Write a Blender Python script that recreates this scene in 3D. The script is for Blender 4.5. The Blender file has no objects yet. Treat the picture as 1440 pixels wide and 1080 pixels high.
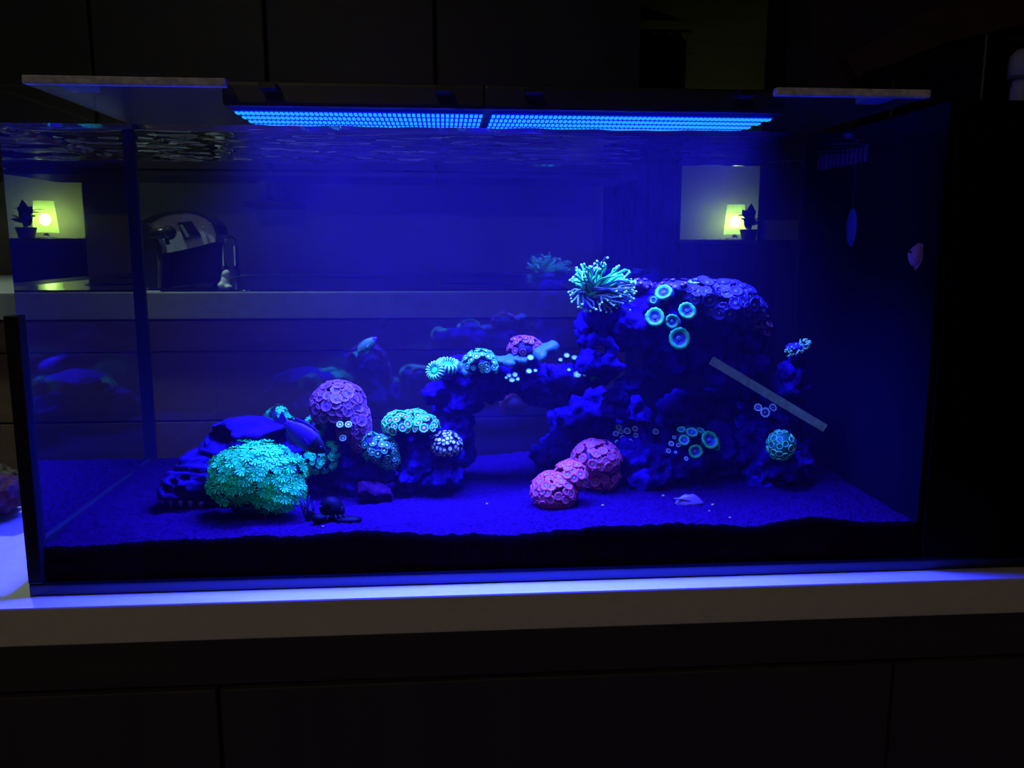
import bpy, bmesh, math, random
from mathutils import Vector, Matrix, noise, Quaternion
random.seed(7)
scene = bpy.context.scene
col = scene.collection

# ------------------------------------------------------------------ camera, world, exposure
FPX, PITCH, YAW, ROLL, H = 1203.19, 0.16314, 0.0796, 0.00173, 0.2663
cy, sy, cp, sp = math.cos(YAW), math.sin(YAW), math.cos(PITCH), math.sin(PITCH)
FW = Vector((sy*cp, cy*cp, -sp)); RT = Vector((cy, -sy, 0)); UP = RT.cross(FW)
c_, s_ = math.cos(ROLL), math.sin(ROLL)
RT, UP = c_*RT + s_*UP, c_*UP - s_*RT
EYE = Vector((0, 0, H))
cam_data = bpy.data.cameras.new('camera'); cam = bpy.data.objects.new('camera', cam_data); col.objects.link(cam)
cam_data.sensor_width = 36; cam_data.lens = FPX*36/1440; cam_data.clip_start = .01; cam_data.clip_end = 60
m3 = Matrix((RT, UP, -FW)).transposed()
cam.matrix_world = Matrix.Translation(EYE) @ m3.to_4x4()
scene.camera = cam
world = bpy.data.worlds.new('night'); scene.world = world; world.use_nodes = True
world.node_tree.nodes['Background'].inputs[0].default_value = (.02, .022, .03, 1)
world.node_tree.nodes['Background'].inputs[1].default_value = .02
vs = scene.view_settings
vs.view_transform = 'Standard'; vs.look = 'None'; vs.gamma = 1; vs.exposure = 0; vs.use_curve_mapping = False
cyc = scene.cycles
cyc.transparent_max_bounces = 32; cyc.max_bounces = 8; cyc.diffuse_bounces = 2; cyc.glossy_bounces = 5
cyc.volume_bounces = 1; cyc.sample_clamp_indirect = 4; cyc.use_denoising = True
LED_COL = (.016, .026, 1.0); LED_POWER = 20.0     # watts of each of the two LED bars over the tank
ROOM_WARM = 34.0                                   # ceiling lamp behind the camera (watts)

def at(px, py, Y):                                # point on the plane y = Y seen at that spot of the photograph
    d = FW + RT*((px-720)/FPX) + UP*((540-py)/FPX)
    return EYE + d*(Y/d.y)
def pxm(n, Y): return n*Y/FPX                     # n photo pixels at depth Y, in metres

# ------------------------------------------------------------------ materials
def s(r, g, b):
    f = lambda c: (c/255/12.92) if c/255 <= .04045 else ((c/255+.055)/1.055)**2.4
    return (f(r), f(g), f(b), 1)
MATS = {}
def mat(name, base, rough=.6, emis=None, es=1.0, var=.0, scale=60, bump=0, bscale=200, metal=0, spec=.4, var_col=None, alpha=None):
    if name in MATS: return MATS[name]
    m = bpy.data.materials.new(name); m.use_nodes = True; MATS[name] = m
    nt = m.node_tree; b = nt.nodes['Principled BSDF']
    b.inputs['Base Color'].default_value = tuple(base[:3]) + (1,)
    b.inputs['Roughness'].default_value = rough; b.inputs['Metallic'].default_value = metal
    b.inputs['Specular IOR Level'].default_value = spec
    tc = nt.nodes.new('ShaderNodeTexCoord')
    if emis:
        b.inputs['Emission Color'].default_value = tuple(emis[:3]) + (1,)
        b.inputs['Emission Strength'].default_value = es
        m.cycles.emission_sampling = 'NONE'
    if var or var_col:
        n = nt.nodes.new('ShaderNodeTexNoise'); n.inputs['Scale'].default_value = scale; n.inputs['Detail'].default_value = 5
        nt.links.new(tc.outputs['Object'], n.inputs['Vector'])
        r = nt.nodes.new('ShaderNodeMapRange'); r.inputs['From Min'].default_value = .35; r.inputs['From Max'].default_value = .65
        nt.links.new(n.outputs['Fac'], r.inputs['Value'])
        mx = nt.nodes.new('ShaderNodeMix'); mx.data_type = 'RGBA'
        c2 = var_col or tuple(c*(1-var) for c in base[:3])
        mx.inputs['A'].default_value = tuple(base[:3]) + (1,); mx.inputs['B'].default_value = tuple(c2[:3]) + (1,)
        nt.links.new(r.outputs['Result'], mx.inputs['Factor']); nt.links.new(mx.outputs['Result'], b.inputs['Base Color'])
    if bump:
        n = nt.nodes.new('ShaderNodeTexNoise'); n.inputs['Scale'].default_value = bscale; n.inputs['Detail'].default_value = 6
        nt.links.new(tc.outputs['Object'], n.inputs['Vector'])
        bp = nt.nodes.new('ShaderNodeBump'); bp.inputs['Strength'].default_value = bump; bp.inputs['Distance'].default_value = .002
        nt.links.new(n.outputs['Fac'], bp.inputs['Height']); nt.links.new(bp.outputs['Normal'], b.inputs['Normal'])
    if alpha is not None: b.inputs['Alpha'].default_value = alpha
    return m
def wood(name, c1, c2, scale=(1.2, 14, 14), rough=.5):
    m = mat(name, c1, rough); nt = m.node_tree; b = nt.nodes['Principled BSDF']
    tc = nt.nodes.new('ShaderNodeTexCoord'); mp = nt.nodes.new('ShaderNodeMapping'); mp.inputs['Scale'].default_value = scale
    n = nt.nodes.new('ShaderNodeTexNoise'); n.inputs['Scale'].default_value = 3; n.inputs['Detail'].default_value = 8; n.inputs['Distortion'].default_value = .6
    r = nt.nodes.new('ShaderNodeMix'); r.data_type = 'RGBA'
    r.inputs['A'].default_value = tuple(c1[:3]) + (1,); r.inputs['B'].default_value = tuple(c2[:3]) + (1,)
    nt.links.new(tc.outputs['Object'], mp.inputs['Vector']); nt.links.new(mp.outputs['Vector'], n.inputs['Vector'])
    nt.links.new(n.outputs['Fac'], r.inputs['Factor']); nt.links.new(r.outputs['Result'], b.inputs['Base Color'])
    return m
def pane_mat(name, gloss, tint=(1, 1, 1, 1), fresnel=None, gl_col=(1, 1, 1, 1), rough=.0):
    if name in MATS: return MATS[name]
    m = bpy.data.materials.new(name); m.use_nodes = True; MATS[name] = m; nt = m.node_tree
    nt.nodes.remove(nt.nodes['Principled BSDF']); out = nt.nodes['Material Output']
    t = nt.nodes.new('ShaderNodeBsdfTransparent'); t.inputs['Color'].default_value = tint
    g = nt.nodes.new('ShaderNodeBsdfGlossy'); g.inputs['Roughness'].default_value = rough; g.inputs['Color'].default_value = gl_col
    x = nt.nodes.new('ShaderNodeMixShader'); x.inputs['Fac'].default_value = gloss
    if fresnel:
        f = nt.nodes.new('ShaderNodeFresnel'); f.inputs['IOR'].default_value = fresnel; nt.links.new(f.outputs['Fac'], x.inputs['Fac'])
    nt.links.new(t.outputs[0], x.inputs[1]); nt.links.new(g.outputs[0], x.inputs[2]); nt.links.new(x.outputs[0], out.inputs['Surface'])
    return m
def emit_mat(name, colr, strength, sample=True):
    if name in MATS: return MATS[name]
    m = bpy.data.materials.new(name); m.use_nodes = True; MATS[name] = m; nt = m.node_tree
    nt.nodes.remove(nt.nodes['Principled BSDF'])
    e = nt.nodes.new('ShaderNodeEmission'); e.inputs['Color'].default_value = tuple(colr[:3]) + (1,); e.inputs['Strength'].default_value = strength
    nt.links.new(e.outputs[0], nt.nodes['Material Output'].inputs['Surface'])
    if not sample: m.cycles.emission_sampling = 'NONE'
    return m

# ------------------------------------------------------------------ mesh helpers (world coordinates)
class MB:
    def __init__(self): self.v = []; self.f = []; self.mi = []
    def add(self, vs_, fs, mi=0):
        o = len(self.v); self.v += [Vector(p) for p in vs_]; self.f += [tuple(i+o for i in f) for f in fs]; self.mi += [mi]*len(fs); return self
    def box(self, lo, hi, mi=0, bev=0.0):
        (x0, y0, z0), (x1, y1, z1) = lo, hi
        if bev <= 0:
            P = [(x, y, z) for z in (z0, z1) for y in (y0, y1) for x in (x0, x1)]
            return self.add(P, [(0, 2, 3, 1), (4, 5, 7, 6), (0, 1, 5, 4), (2, 6, 7, 3), (0, 4, 6, 2), (1, 3, 7, 5)], mi)
        bm = bmesh.new(); bmesh.ops.create_cube(bm, size=1)
        for v in bm.verts: v.co = Vector(((x0+x1)/2+v.co.x*(x1-x0), (y0+y1)/2+v.co.y*(y1-y0), (z0+z1)/2+v.co.z*(z1-z0)))
        bmesh.ops.bevel(bm, geom=bm.edges[:], offset=bev, segments=2, affect='EDGES', profile=.6)
        bm.verts.index_update(); self.add([v.co.copy() for v in bm.verts], [[v.index for v in f.verts] for f in bm.faces], mi); bm.free(); return self
    def prism(self, poly, axis_vec, mi=0):                 # poly: 3-D outline, pushed along axis_vec
        n = len(poly); P = [Vector(p) for p in poly]; Q = [p+Vector(axis_vec) for p in P]
        return self.add(P+Q, [tuple(range(n))[::-1], tuple(range(n, 2*n))] + [(i, (i+1) % n, n+(i+1) % n, n+i) for i in range(n)], mi)
    def tube(self, path, rad, n=8, mi=0, caps=True):
        path = [Vector(p) for p in path]; k = len(path); rad = rad if hasattr(rad, '__len__') else [rad]*k
        V = []; F = []; ref = Vector((0, 0, 1))
        for i, p in enumerate(path):
            t = (path[min(i+1, k-1)]-path[max(i-1, 0)]).normalized()
            a = t.cross(ref) if abs(t.dot(ref)) < .95 else t.cross(Vector((1, 0, 0)))
            a.normalize(); b = t.cross(a)
            V += [p+(a*math.cos(q)+b*math.sin(q))*rad[i] for q in (2*math.pi*j/n for j in range(n))]
        for i in range(k-1):
            F += [(i*n+j, i*n+(j+1) % n, (i+1)*n+(j+1) % n, (i+1)*n+j) for j in range(n)]
        if caps: F += [tuple(range(n))[::-1], tuple(range((k-1)*n, k*n))]
        return self.add(V, F, mi)
    def lathe(self, o, prof, n=20, mi=0, axis=None, cap=True):
        q = Vector((0, 0, 1)).rotation_difference(Vector(axis)) if axis else Quaternion()
        V = [Vector(o)+q @ Vector((r*math.cos(2*math.pi*j/n), r*math.sin(2*math.pi*j/n), z)) for r, z in prof for j in range(n)]
        F = [(i*n+j, i*n+(j+1) % n, (i+1)*n+(j+1) % n, (i+1)*n+j) for i in range(len(prof)-1) for j in range(n)]
        if cap: F += [tuple(range(n))[::-1], tuple(range((len(prof)-1)*n, len(prof)*n))]
        return self.add(V, F, mi)
    def ball(self, c, r, sub=2, mi=0, fn=None):
        bm = bmesh.new(); bmesh.ops.create_icosphere(bm, subdivisions=sub, radius=1)
        r = r if hasattr(r, '__len__') else (r, r, r); c = Vector(c)
        P = []
        for v in bm.verts:
            d = v.co.normalized(); k = fn(d) if fn else 1
            P.append(c+Vector((d.x*r[0], d.y*r[1], d.z*r[2]))*k)
        bm.verts.index_update(); self.add(P, [[v.index for v in f.verts] for f in bm.faces], mi); bm.free(); return self
    def mesh(self, name, mats, origin=Vector((0, 0, 0)), smooth=False):
        me = bpy.data.meshes.new(name); me.from_pydata([v-origin for v in self.v], [], self.f)
        for m in (mats if isinstance(mats, (list, tuple)) else [mats]): me.materials.append(m)
        me.polygons.foreach_set('material_index', self.mi)
        if smooth: me.polygons.foreach_set('use_smooth', [True]*len(me.polygons))
        me.update(); return me
    def build(self, name, mats, parent=None, smooth=False, origin=None):
        # origin: world point that becomes the object's origin; parents are never rotated
        po = WORLD.get(parent.name, Vector()) if parent else Vector()
        o3 = Vector(origin) if origin is not None else (po if parent else Vector())
        ob = bpy.data.objects.new(name, self.mesh(name, mats, o3, smooth)); col.objects.link(ob)
        if parent: ob.parent = parent
        ob.location = o3-po; WORLD[ob.name] = o3
        return ob
WORLD = {}
def tag(o, label=None, cat=None, group=None, kind=None):
    if label: o['label'] = label
    if cat: o['category'] = cat
    if group: o['group'] = group
    if kind: o['kind'] = kind
    return o
def thing(name, loc, label, cat, group=None):
    o = bpy.data.objects.new(name, None); col.objects.link(o); o.location = loc; o.empty_display_size = .02
    WORLD[o.name] = Vector(loc)
    return tag(o, label, cat, group)
def inst(name, mesh, loc, normal, scale, parent, spin=None):
    ob = bpy.data.objects.new(name, mesh); col.objects.link(ob); ob.parent = parent
    ob.location = Vector(loc)-WORLD[parent.name]
    q = Vector(normal).normalized().to_track_quat('Z', 'Y') @ Quaternion((0, 0, 1), random.uniform(0, 6.28) if spin is None else spin)
    ob.rotation_mode = 'QUATERNION'; ob.rotation_quaternion = q
    ob.scale = (scale,)*3 if not hasattr(scale, '__len__') else scale
    WORLD[ob.name] = Vector(loc)
    return ob

# ------------------------------------------------------------------ sizes of the place
F, YR = .65, .913                # inner faces of front and back glass
XL, XP, XR = -.3109, .388, .57   # left glass, black partition, right end of the tank
ZT, ZW = .374, .3465             # rim, water line
SAND = .0396
FLOOR = -.70

# ------------------------------------------------------------------ setting: room shell
M_wall_dark = mat('dark_wall_paint', s(70, 62, 60), .9, var=.2, scale=6)
M_wall_pale = mat('pale_wall_paint', s(150, 150, 130), .9, var=.08, scale=5)
def struct(name, lo, hi, m, **k):
    return tag(MB().box(lo, hi).build(name, m), kind='structure', **k)
struct('floor', (-3.2, -2.6, FLOOR-.1), (3.6, 7.0, FLOOR), wood('dark_floor_wood', s(70, 48, 34), s(40, 28, 22), (1, 12, 12)))
struct('ceiling', (-3.2, -2.6, 1.75), (3.6, 7.0, 1.85), M_wall_dark)
struct('wall_back', (-3.2, 6.7, FLOOR), (3.6, 6.8, 1.75), M_wall_pale)
struct('wall_left', (-3.2, -2.6, FLOOR), (-3.1, 6.7, 1.75), M_wall_dark)
struct('wall_right', (3.5, -2.6, FLOOR), (3.6, 6.7, 1.75), M_wall_dark)
struct('wall_front', (-3.1, -2.6, FLOOR), (3.5, -2.5, 1.75), M_wall_dark)
KW = at(835, 300, 2.8).x         # right end of the kitchen wall
struct('wall_kitchen', (-3.1, 2.8, FLOOR), (KW, 2.9, 1.75), M_wall_pale)
JX = at(1066, 300, 2.335).x+.02
struct('wall_doorway', (JX, 2.2, FLOOR), (3.5, 2.32, 1.75), mat('brown_wall_paint', s(60, 44, 40), .85, var=.25, scale=5))
struct('trim_1', (JX-.02, 2.185, FLOOR), (JX+.035, 2.335, 1.75), mat('dark_trim', s(38, 32, 34), .5))

# lamp on the ceiling behind the camera: the room's own light
cl = thing('ceiling_lamp_offscreen', (-.6, -1.7, 1.75), 'warm frosted glass ceiling lamp hanging behind the viewer', 'lamp')
MB().lathe((-.6, -1.7, 1.70), [(.02, .05), (.10, .05), (.10, .03), (.02, .03)], 20).build('mount_plate', mat('white_metal', (.6, .6, .58), .4), cl)
MB().ball((-.6, -1.7, 1.62), (.13, .13, .07), 2).build('glass_shade', emit_mat('warm_shade', (1.0, .86, .55), ROOM_WARM), cl, True)

# ------------------------------------------------------------------ cabinet and countertop
YC = .6229; SL = .0305
M_counter = mat('cream_laminate', s(212, 203, 188), .45, var=.06, scale=90)
MB().box((-1.5, YC, -SL), (1.5, 1.03, 0), bev=.0015).build('countertop', M_counter)
tag(bpy.data.objects['countertop'], 'cream laminate countertop slab under the aquarium, lit blue along its edge', 'countertop')
M_cab = wood('dark_oak', s(74, 66, 70), s(48, 42, 48), (14, 14, 1.2), .55)
cab = thing('cabinet', (0, .85, FLOOR), 'dark oak cabinet with plain door fronts below the cream countertop', 'cabinet')
MB().box((-1.48, YC+.022, FLOOR+.06), (1.48, 1.02, -SL)).build('body', mat('cabinet_body', s(18, 15, 16), .8), cab)
MB().box((-1.46, YC+.05, FLOOR), (1.46, .99, FLOOR+.06)).build('plinth', mat('plinth_black', s(14, 13, 14), .7), cab)
zr = at(600, 950, YC+.004).z
MB().box((-1.48, YC+.002, zr), (1.48, YC+.022, -SL-.0005), bev=.001).build('top_rail', wood('dark_oak_rail', s(70, 60, 60), s(42, 36, 40), (1.2, 14, 14), .55), cab)
j1, j2 = at(307, 1000, YC).x, at(1254, 1000, YC).x
wd = (j2-j1)
xs = [j1-wd, j1, j2, j2+wd]
for k in range(3):
    MB().box((max(xs[k], -1.47)+.0015, YC+.002, FLOOR+.065), (min(xs[k+1], 1.47)-.0015, YC+.022, zr-.004), bev=.0015).build('door', M_cab, cab)

# ------------------------------------------------------------------ aquarium
M_glass = pane_mat('clear_glass', .025, (.98, .99, 1, 1))
M_back = pane_mat('back_glass', .09, (.96, .98, 1, 1))
M_black = mat('black_acrylic', (.004, .004, .006), .12, spec=.35)
M_sil = mat('black_silicone', (.01, .01, .013), .35, spec=.3)
tank = thing('aquarium', (0, (F+YR)/2, 0), 'frameless glass aquarium with black side chamber standing on cream countertop', 'aquarium')
G = .006
MB().box((XL-G, F-G, .010), (XR, F, ZT)).build('front_pane', M_glass, tank)
MB().box((XL-G, YR, .010), (XR, YR+G, ZT)).build('back_pane', M_back, tank)
MB().box((XL-G, F+.0003, .010), (XL, YR-.0003, ZT)).build('side_pane', M_glass, tank)
MB().box((XL-G, F-G, 0.0), (XR+G, YR+G, .0098), bev=.001).build('bottom_pane', mat('bottom_glass', s(8, 10, 22), .15, spec=.5), tank)
MB().box((XP, F+.0005, .010), (XP+.004, YR-.0005, ZT)).build('partition', mat('black_partition', (.003, .003, .005), .25, spec=.0), tank)
MB().box((XP+.002, F-G-.0006, .010), (XR, F-G, ZT), bev=.0002).build('black_front_panel', M_black, tank)
MB().box((XP+.006, YR+G, .010), (XR, YR+G+.001, ZT)).build('black_back_panel', M_black, tank)
MB().box((XR, F-G, .010), (XR+G, YR+G, ZT)).build('end_pane', M_black, tank)
for nm, lo, hi in (('silicone_seam', (XL-.001, YR-.007, .010), (XL+.006, YR-.0004, ZT-.002)),
                   ('silicone_seam', (XL-G, F-.0065, .010), (XL+.0045, F+.005, ZT-.16)),
                   ('silicone_seam', (XL-.001, F, SAND-.03), (XL+.003, YR, SAND+.0015)),
                   ('silicone_seam', (XP-.005, YR-.006, .010), (XP, YR-.0004, ZT-.002))):
    MB().box(lo, hi, bev=.0008).build(nm, M_sil, tank)
# clear glass lid sheets lying on the rim, left and right of the lamps
M_lid = pane_mat('lid_glass', .25, (.75, .8, .9, 1), rough=.25)
M_edge = mat('lit_lid_edge', s(210, 205, 225), .5, var=.4, scale=200)  # mottled pale tone puts light caught by the lid edges into the colour
for x0, x1, lab in ((at(40, 120, F).x, at(322, 120, F).x, 'clear lid sheet on the rim above the skull ornament end'),
                    (at(1085, 126, F).x, at(1300, 126, F).x, 'clear lid sheet on the rim above the black chamber end')):
    t = thing('lid_sheet', ((x0+x1)/2, (F+YR)/2, ZT), lab, 'lid', 'lid sheets on the aquarium rim')
    MB().box((x0, F-G+.003, ZT+.0005), (x1, YR+G-.003, ZT+.0042), bev=.0006).build('sheet', M_lid, t)
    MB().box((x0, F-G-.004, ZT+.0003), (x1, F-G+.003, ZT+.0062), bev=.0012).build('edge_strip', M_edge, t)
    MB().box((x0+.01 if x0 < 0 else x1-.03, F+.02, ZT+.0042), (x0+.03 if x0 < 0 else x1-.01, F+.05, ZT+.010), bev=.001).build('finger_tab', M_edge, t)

# ------------------------------------------------------------------ lamps over the tank
M_house = mat('lamp_housing', (.006, .006, .008), .4)
LY0, LY1 = .668, .775; LZ = at(700, 160, .668).z
lx0, lxm, lx1 = at(345, 165, .71).x, at(682, 165, .71).x, at(1062, 165, .71).x
ledm = emit_mat('blue_led_panel', (.0, .01, 1), .9, False)
chipm = emit_mat('blue_led_chip', (.02, .34, 1.0), 1.25, False)
for x0, x1, lab in ((lx0, lxm-.003, 'black blue-LED bar over the aquarium, the one above the skull ornament'),
                    (lxm+.003, lx1, 'black blue-LED bar over the aquarium, the one above the torch coral')):
    t = thing('led_light_bar', ((x0+x1)/2, (LY0+LY1)/2, LZ), lab, 'lamp', 'blue LED bars over the aquarium')
    MB().box((x0-.006, LY0-.006, LZ+.002), (x1+.006 if x1 == lx1 else x1+.002, LY1+.012, LZ+.02), bev=.003).build('housing', M_house, t)
    MB().add([(x0, LY0, LZ), (x0, LY1, LZ), (x1, LY1, LZ), (x1, LY0, LZ)], [(0, 1, 2, 3)]).build('light_panel', ledm, t)
    mb = MB(); n = int((x1-x0)/.0036)
    for r in range(5):
        yy = LY0+.008+r*(LY1-LY0-.016)/4
        for k in range(n):
            xx = x0+(k+.5)*(x1-x0)/n
            mb.box((xx-.0011, yy-.004, LZ-.0016), (xx+.0011, yy+.004, LZ-.0003))
    tag(mb.build('led_chip_rows', chipm, t), kind='stuff')
    ld = bpy.data.lights.new('led_beam', 'AREA'); ld.shape = 'RECTANGLE'; ld.size = x1-x0; ld.size_y = LY1-LY0
    ld.color = LED_COL; ld.energy = LED_POWER; ld.spread = math.radians(100)
    lo_ = bpy.data.objects.new('led_beam', ld); col.objects.link(lo_); lo_.parent = t
    lo_.location = Vector(((x0+x1)/2, (LY0+LY1)/2, LZ-.0025))-WORLD[t.name]
    for xx in ((x0+.03, x1-.03)):
        MB().box((xx-.006, F-G, ZT+.0005), (xx+.006, YR+G, ZT+.0045)).build('mounting_arm', M_house, t)

# ------------------------------------------------------------------ water
def water():
    nx, ny = 120, 50; x0, x1, y0, y1, zb = XL+.0002, XP+.002, F+.0002, YR-.0002, .0105
    V = []; Fc = []
    for j in range(ny+1):
        for i in range(nx+1):
            x = x0+(x1-x0)*i/nx; y = y0+(y1-y0)*j/ny
            e = min(y-y0, y1-y, x-x0)
            z = ZW+.0011*noise.noise((x*26, y*40, .3))+.0006*noise.noise((x*70, y*90, 4.1))+.003*math.exp(-e/.003)
            V.append((x, y, z))
    idx = lambda i, j: j*(nx+1)+i
    for j in range(ny):
        for i in range(nx): Fc.append((idx(i, j), idx(i+1, j), idx(i+1, j+1), idx(i, j+1)))
    b0 = len(V); ring = [(i, 0) for i in range(nx)]+[(nx, j) for j in range(ny)]+[(i, ny) for i in range(nx, 0, -1)]+[(0, j) for j in range(ny, 0, -1)]
    V += [(V[idx(i, j)][0], V[idx(i, j)][1], zb) for i, j in ring]; n = len(ring)
    for k in range(n):
        a, b = ring[k], ring[(k+1) % n]
        Fc.append((idx(*b), idx(*a), b0+k, b0+(k+1) % n))
    Fc.append(tuple(range(b0, b0+n))[::-1])
    mb = MB().add(V, Fc)
    m = pane_mat('sea_water', 0, (.97, .99, 1, 1), fresnel=1.16)
    nt = m.node_tree
    vsn = nt.nodes.new('ShaderNodeVolumeScatter'); vsn.inputs['Color'].default_value = (.23, .11, .21, 1); vsn.inputs['Density'].default_value = .17
    nt.links.new(vsn.outputs[0], nt.nodes['Material Output'].inputs['Volume'])
    o = mb.build('water', m)
    for p in o.data.polygons: p.use_smooth = p.index < nx*ny
    return tag(o, 'hazy blue-lit sea water filling the aquarium', 'water', kind='stuff')
water()

# ------------------------------------------------------------------ sand
def sand_h(x, y):
    t = (y-F)/(YR-F)
    z = SAND+.004*noise.noise((x*9, y*14, 1.7))+.0022*noise.noise((x*30, y*30, 5))+.0011*noise.noise((x*120, y*120, 9))
    z += .003*math.exp(-((x-.1)/.15)**2)*(1-t)
    z += .0045*math.exp(-((x-.30)/.05)**2)*math.exp(-t*3)-.004*math.exp(-((x-.245)/.03)**2)*math.exp(-t*6)
    z -= .0012*math.sin(x*18+1)
    return z
def sand():
    nx, ny = 300, 110; x0, x1, y0, y1 = XL+.0006, XP-.0006, F+.0006, YR-.0006
    V = []; Fc = []
    for j in range(ny+1):
        for i in range(nx+1):
            x = x0+(x1-x0)*i/nx; y = y0+(y1-y0)*j/ny
            V.append((x, y, sand_h(x, y)+random.uniform(-.0007, .0007)))
    idx = lambda i, j: j*(nx+1)+i
    for j in range(ny):
        for i in range(nx): Fc.append((idx(i, j), idx(i+1, j), idx(i+1, j+1), idx(i, j+1)))
    b0 = len(V); ring = [(i, 0) for i in range(nx)]+[(nx, j) for j in range(ny)]+[(i, ny) for i in range(nx, 0, -1)]+[(0, j) for j in range(ny, 0, -1)]
    V += [(V[idx(i, j)][0], V[idx(i, j)][1], .0112) for i, j in ring]; n = len(ring)
    for k in range(n):
        a, b = ring[k], ring[(k+1) % n]; Fc.append((idx(*b), idx(*a), b0+k, b0+(k+1) % n))
    Fc.append(tuple(range(b0, b0+n))[::-1])
    m = mat('reef_sand', (.018, .0008, .021), .95, spec=.02, var_col=(.006, .0003, .008), scale=420, bump=.5, bscale=900)
    return tag(MB().add(V, Fc).build('sand_bed', m), 'fine grained sand bed covering the aquarium floor', 'sand', kind='stuff')
sand()

# ------------------------------------------------------------------ rocks
M_rock = mat('live_rock', (.026, .004, .085), .95, spec=.03, var_col=(.007, .001, .02), scale=70, bump=1.0, bscale=320)
M_rock3 = mat('maroon_rock', (.03, .001, .010), .9, spec=.05, var_col=(.012, .0008, .006), scale=110, bump=.9, bscale=400)
def lumps_mesh(lumps, voxel=.0023, amp=.0085, seed=0, freq=60, holes=(), fine=.0021, ridge=None, carve=()):
    mb = MB()
    for l in lumps:
        if len(l) == 3 and l[0] == 'tube': mb.tube(l[1], l[2], 10)
        else: mb.ball(l[0], l[1], 3)
    me = mb.mesh('tmp', []); ob = bpy.data.objects.new('tmp', me); col.objects.link(ob)
    md = ob.modifiers.new('r', 'REMESH'); md.mode = 'VOXEL'; md.voxel_size = voxel
    cut = []
    for hc, hr in holes:
        hm = MB().ball(hc, hr, 3).mesh('hole', []); ho = bpy.data.objects.new('hole', hm); col.objects.link(ho); cut.append(ho)
        b = ob.modifiers.new('b', 'BOOLEAN'); b.object = ho; b.operation = 'DIFFERENCE'; b.solver = 'EXACT'
    dg = bpy.context.evaluated_depsgraph_get(); dg.update()
    m2 = bpy.data.meshes.new_from_object(ob.evaluated_get(dg))
    for o in cut+[ob]:
        d = o.data; bpy.data.objects.remove(o); bpy.data.meshes.remove(d)
    co = [v.co.copy() for v in m2.vertices]; no = [v.normal.copy() for v in m2.vertices]
    for i, v in enumerate(m2.vertices):
        p = co[i]*freq+Vector((seed*7.3, seed*3.1, seed))
        d = amp*(noise.fractal(p, 1.0, 2.0, 3)*1.1)
        c = noise.cell_vector(co[i]*130+Vector((seed, 0, 0))).x
        f1 = noise.voronoi(co[i]*170+Vector((seed, 2, 0)))[0][0]
        d += fine*(2.2*(f1-.35))+fine*.6*noise.noise(co[i]*420)
        if ridge: d += ridge(co[i])
        v.co = co[i]+no[i]*d
        for (hc, hr), dep in carve:
            q = ((v.co.x-hc.x)/hr[0])**2+((v.co.z-hc.z)/hr[2])**2
            if q < 1.25 and v.co.y < hc.y+.03: v.co.y += dep*min(1, max(0, (1.25-q)/.5))
    m2.polygons.foreach_set('use_smooth', [True]*len(m2.polygons)); m2.update()
    return m2
def P(px, py, Y, rx, ry, rd=None):     # a lump centred on a photo spot at depth Y; radii in photo pixels, depth radius in metres
    a, b = pxm(rx, Y), pxm(ry, Y)
    return (at(px, py, Y), (a, rd or (a+b)/2, b))
def rock(lumps, label, m=None, seed=1, name='live_rock', cat='rock', group='rocks of the reef', **k):
    me = lumps_mesh(lumps, seed=seed, **k); me.materials.append(m or M_rock)
    base = Vector((sum(l[0].x for l in lumps if l[0] != 'tube')/max(1, sum(l[0] != 'tube' for l in lumps)), 0, 0)) if False else None
    xs_ = [v.co.x for v in me.vertices]; ys_ = [v.co.y for v in me.vertices]; zs_ = [v.co.z for v in me.vertices]
    o3 = Vector(((min(xs_)+max(xs_))/2, (min(ys_)+max(ys_))/2, min(zs_)))
    for v in me.vertices: v.co -= o3
    me.name = name; o = bpy.data.objects.new(name, me); col.objects.link(o); o.location = o3; WORLD[o.name] = o3
    return tag(o, label, cat, group)
rock([P(478, 585, .780, 26, 34), P(486, 635, .780, 30, 44), P(500, 668, .775, 34, 26), P(530, 640, .770, 16, 22), P(525, 668, .770, 22, 24)],
     'rock pillar carrying the purple dome of zoanthids', M_rock, 1)
rock([P(592, 640, .775, 30, 36), P(577, 608, .775, 28, 16), P(624, 640, .775, 22, 20), P(620, 668, .770, 30, 22), P(580, 672, .775, 26, 18)],
     'squat rock stump carrying green ringed zoanthids and a white-dotted ball', M_rock, 2)
rock([P(636, 590, .80, 26, 40), P(622, 548, .79, 22, 18), P(655, 548, .79, 26, 34), P(640, 628, .80, 22, 30), P(690, 528, .79, 36, 20), P(735, 530, .79, 36, 24),
      P(770, 548, .80, 34, 26), P(800, 530, .79, 34, 22), P(838, 524, .79, 30, 18), P(690, 548, .79, 26, 16), P(650, 520, .785, 40, 10)],
     'arching reef rock with an open gap of water beneath it', M_rock, 3)
rock([P(825, 588, .842, 56, 44, .022), P(872, 602, .850, 44, 44, .022), P(792, 622, .838, 32, 26, .02), P(764, 642, .832, 22, 12), P(802, 650, .838, 28, 12)],
     'broad boulder behind the pink zoanthid balls under the arch', M_rock, 4)
rock([P(838, 450, .765, 26, 34), P(880, 448, .77, 46, 42), P(940, 452, .775, 62, 50), P(1010, 440, .78, 48, 36), P(1050, 465, .785, 26, 38),
      P(955, 495, .78, 52, 34), P(1010, 490, .785, 44, 40), P(880, 415, .775, 26, 20), P(1044, 525, .83, 26, 36, .02), P(1060, 575, .872, 22, 40, .02), P(1060, 615, .878, 24, 32, .02)],
     'large overhanging rock crowned with green-rimmed and purple polyps', M_rock, 5)
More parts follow.
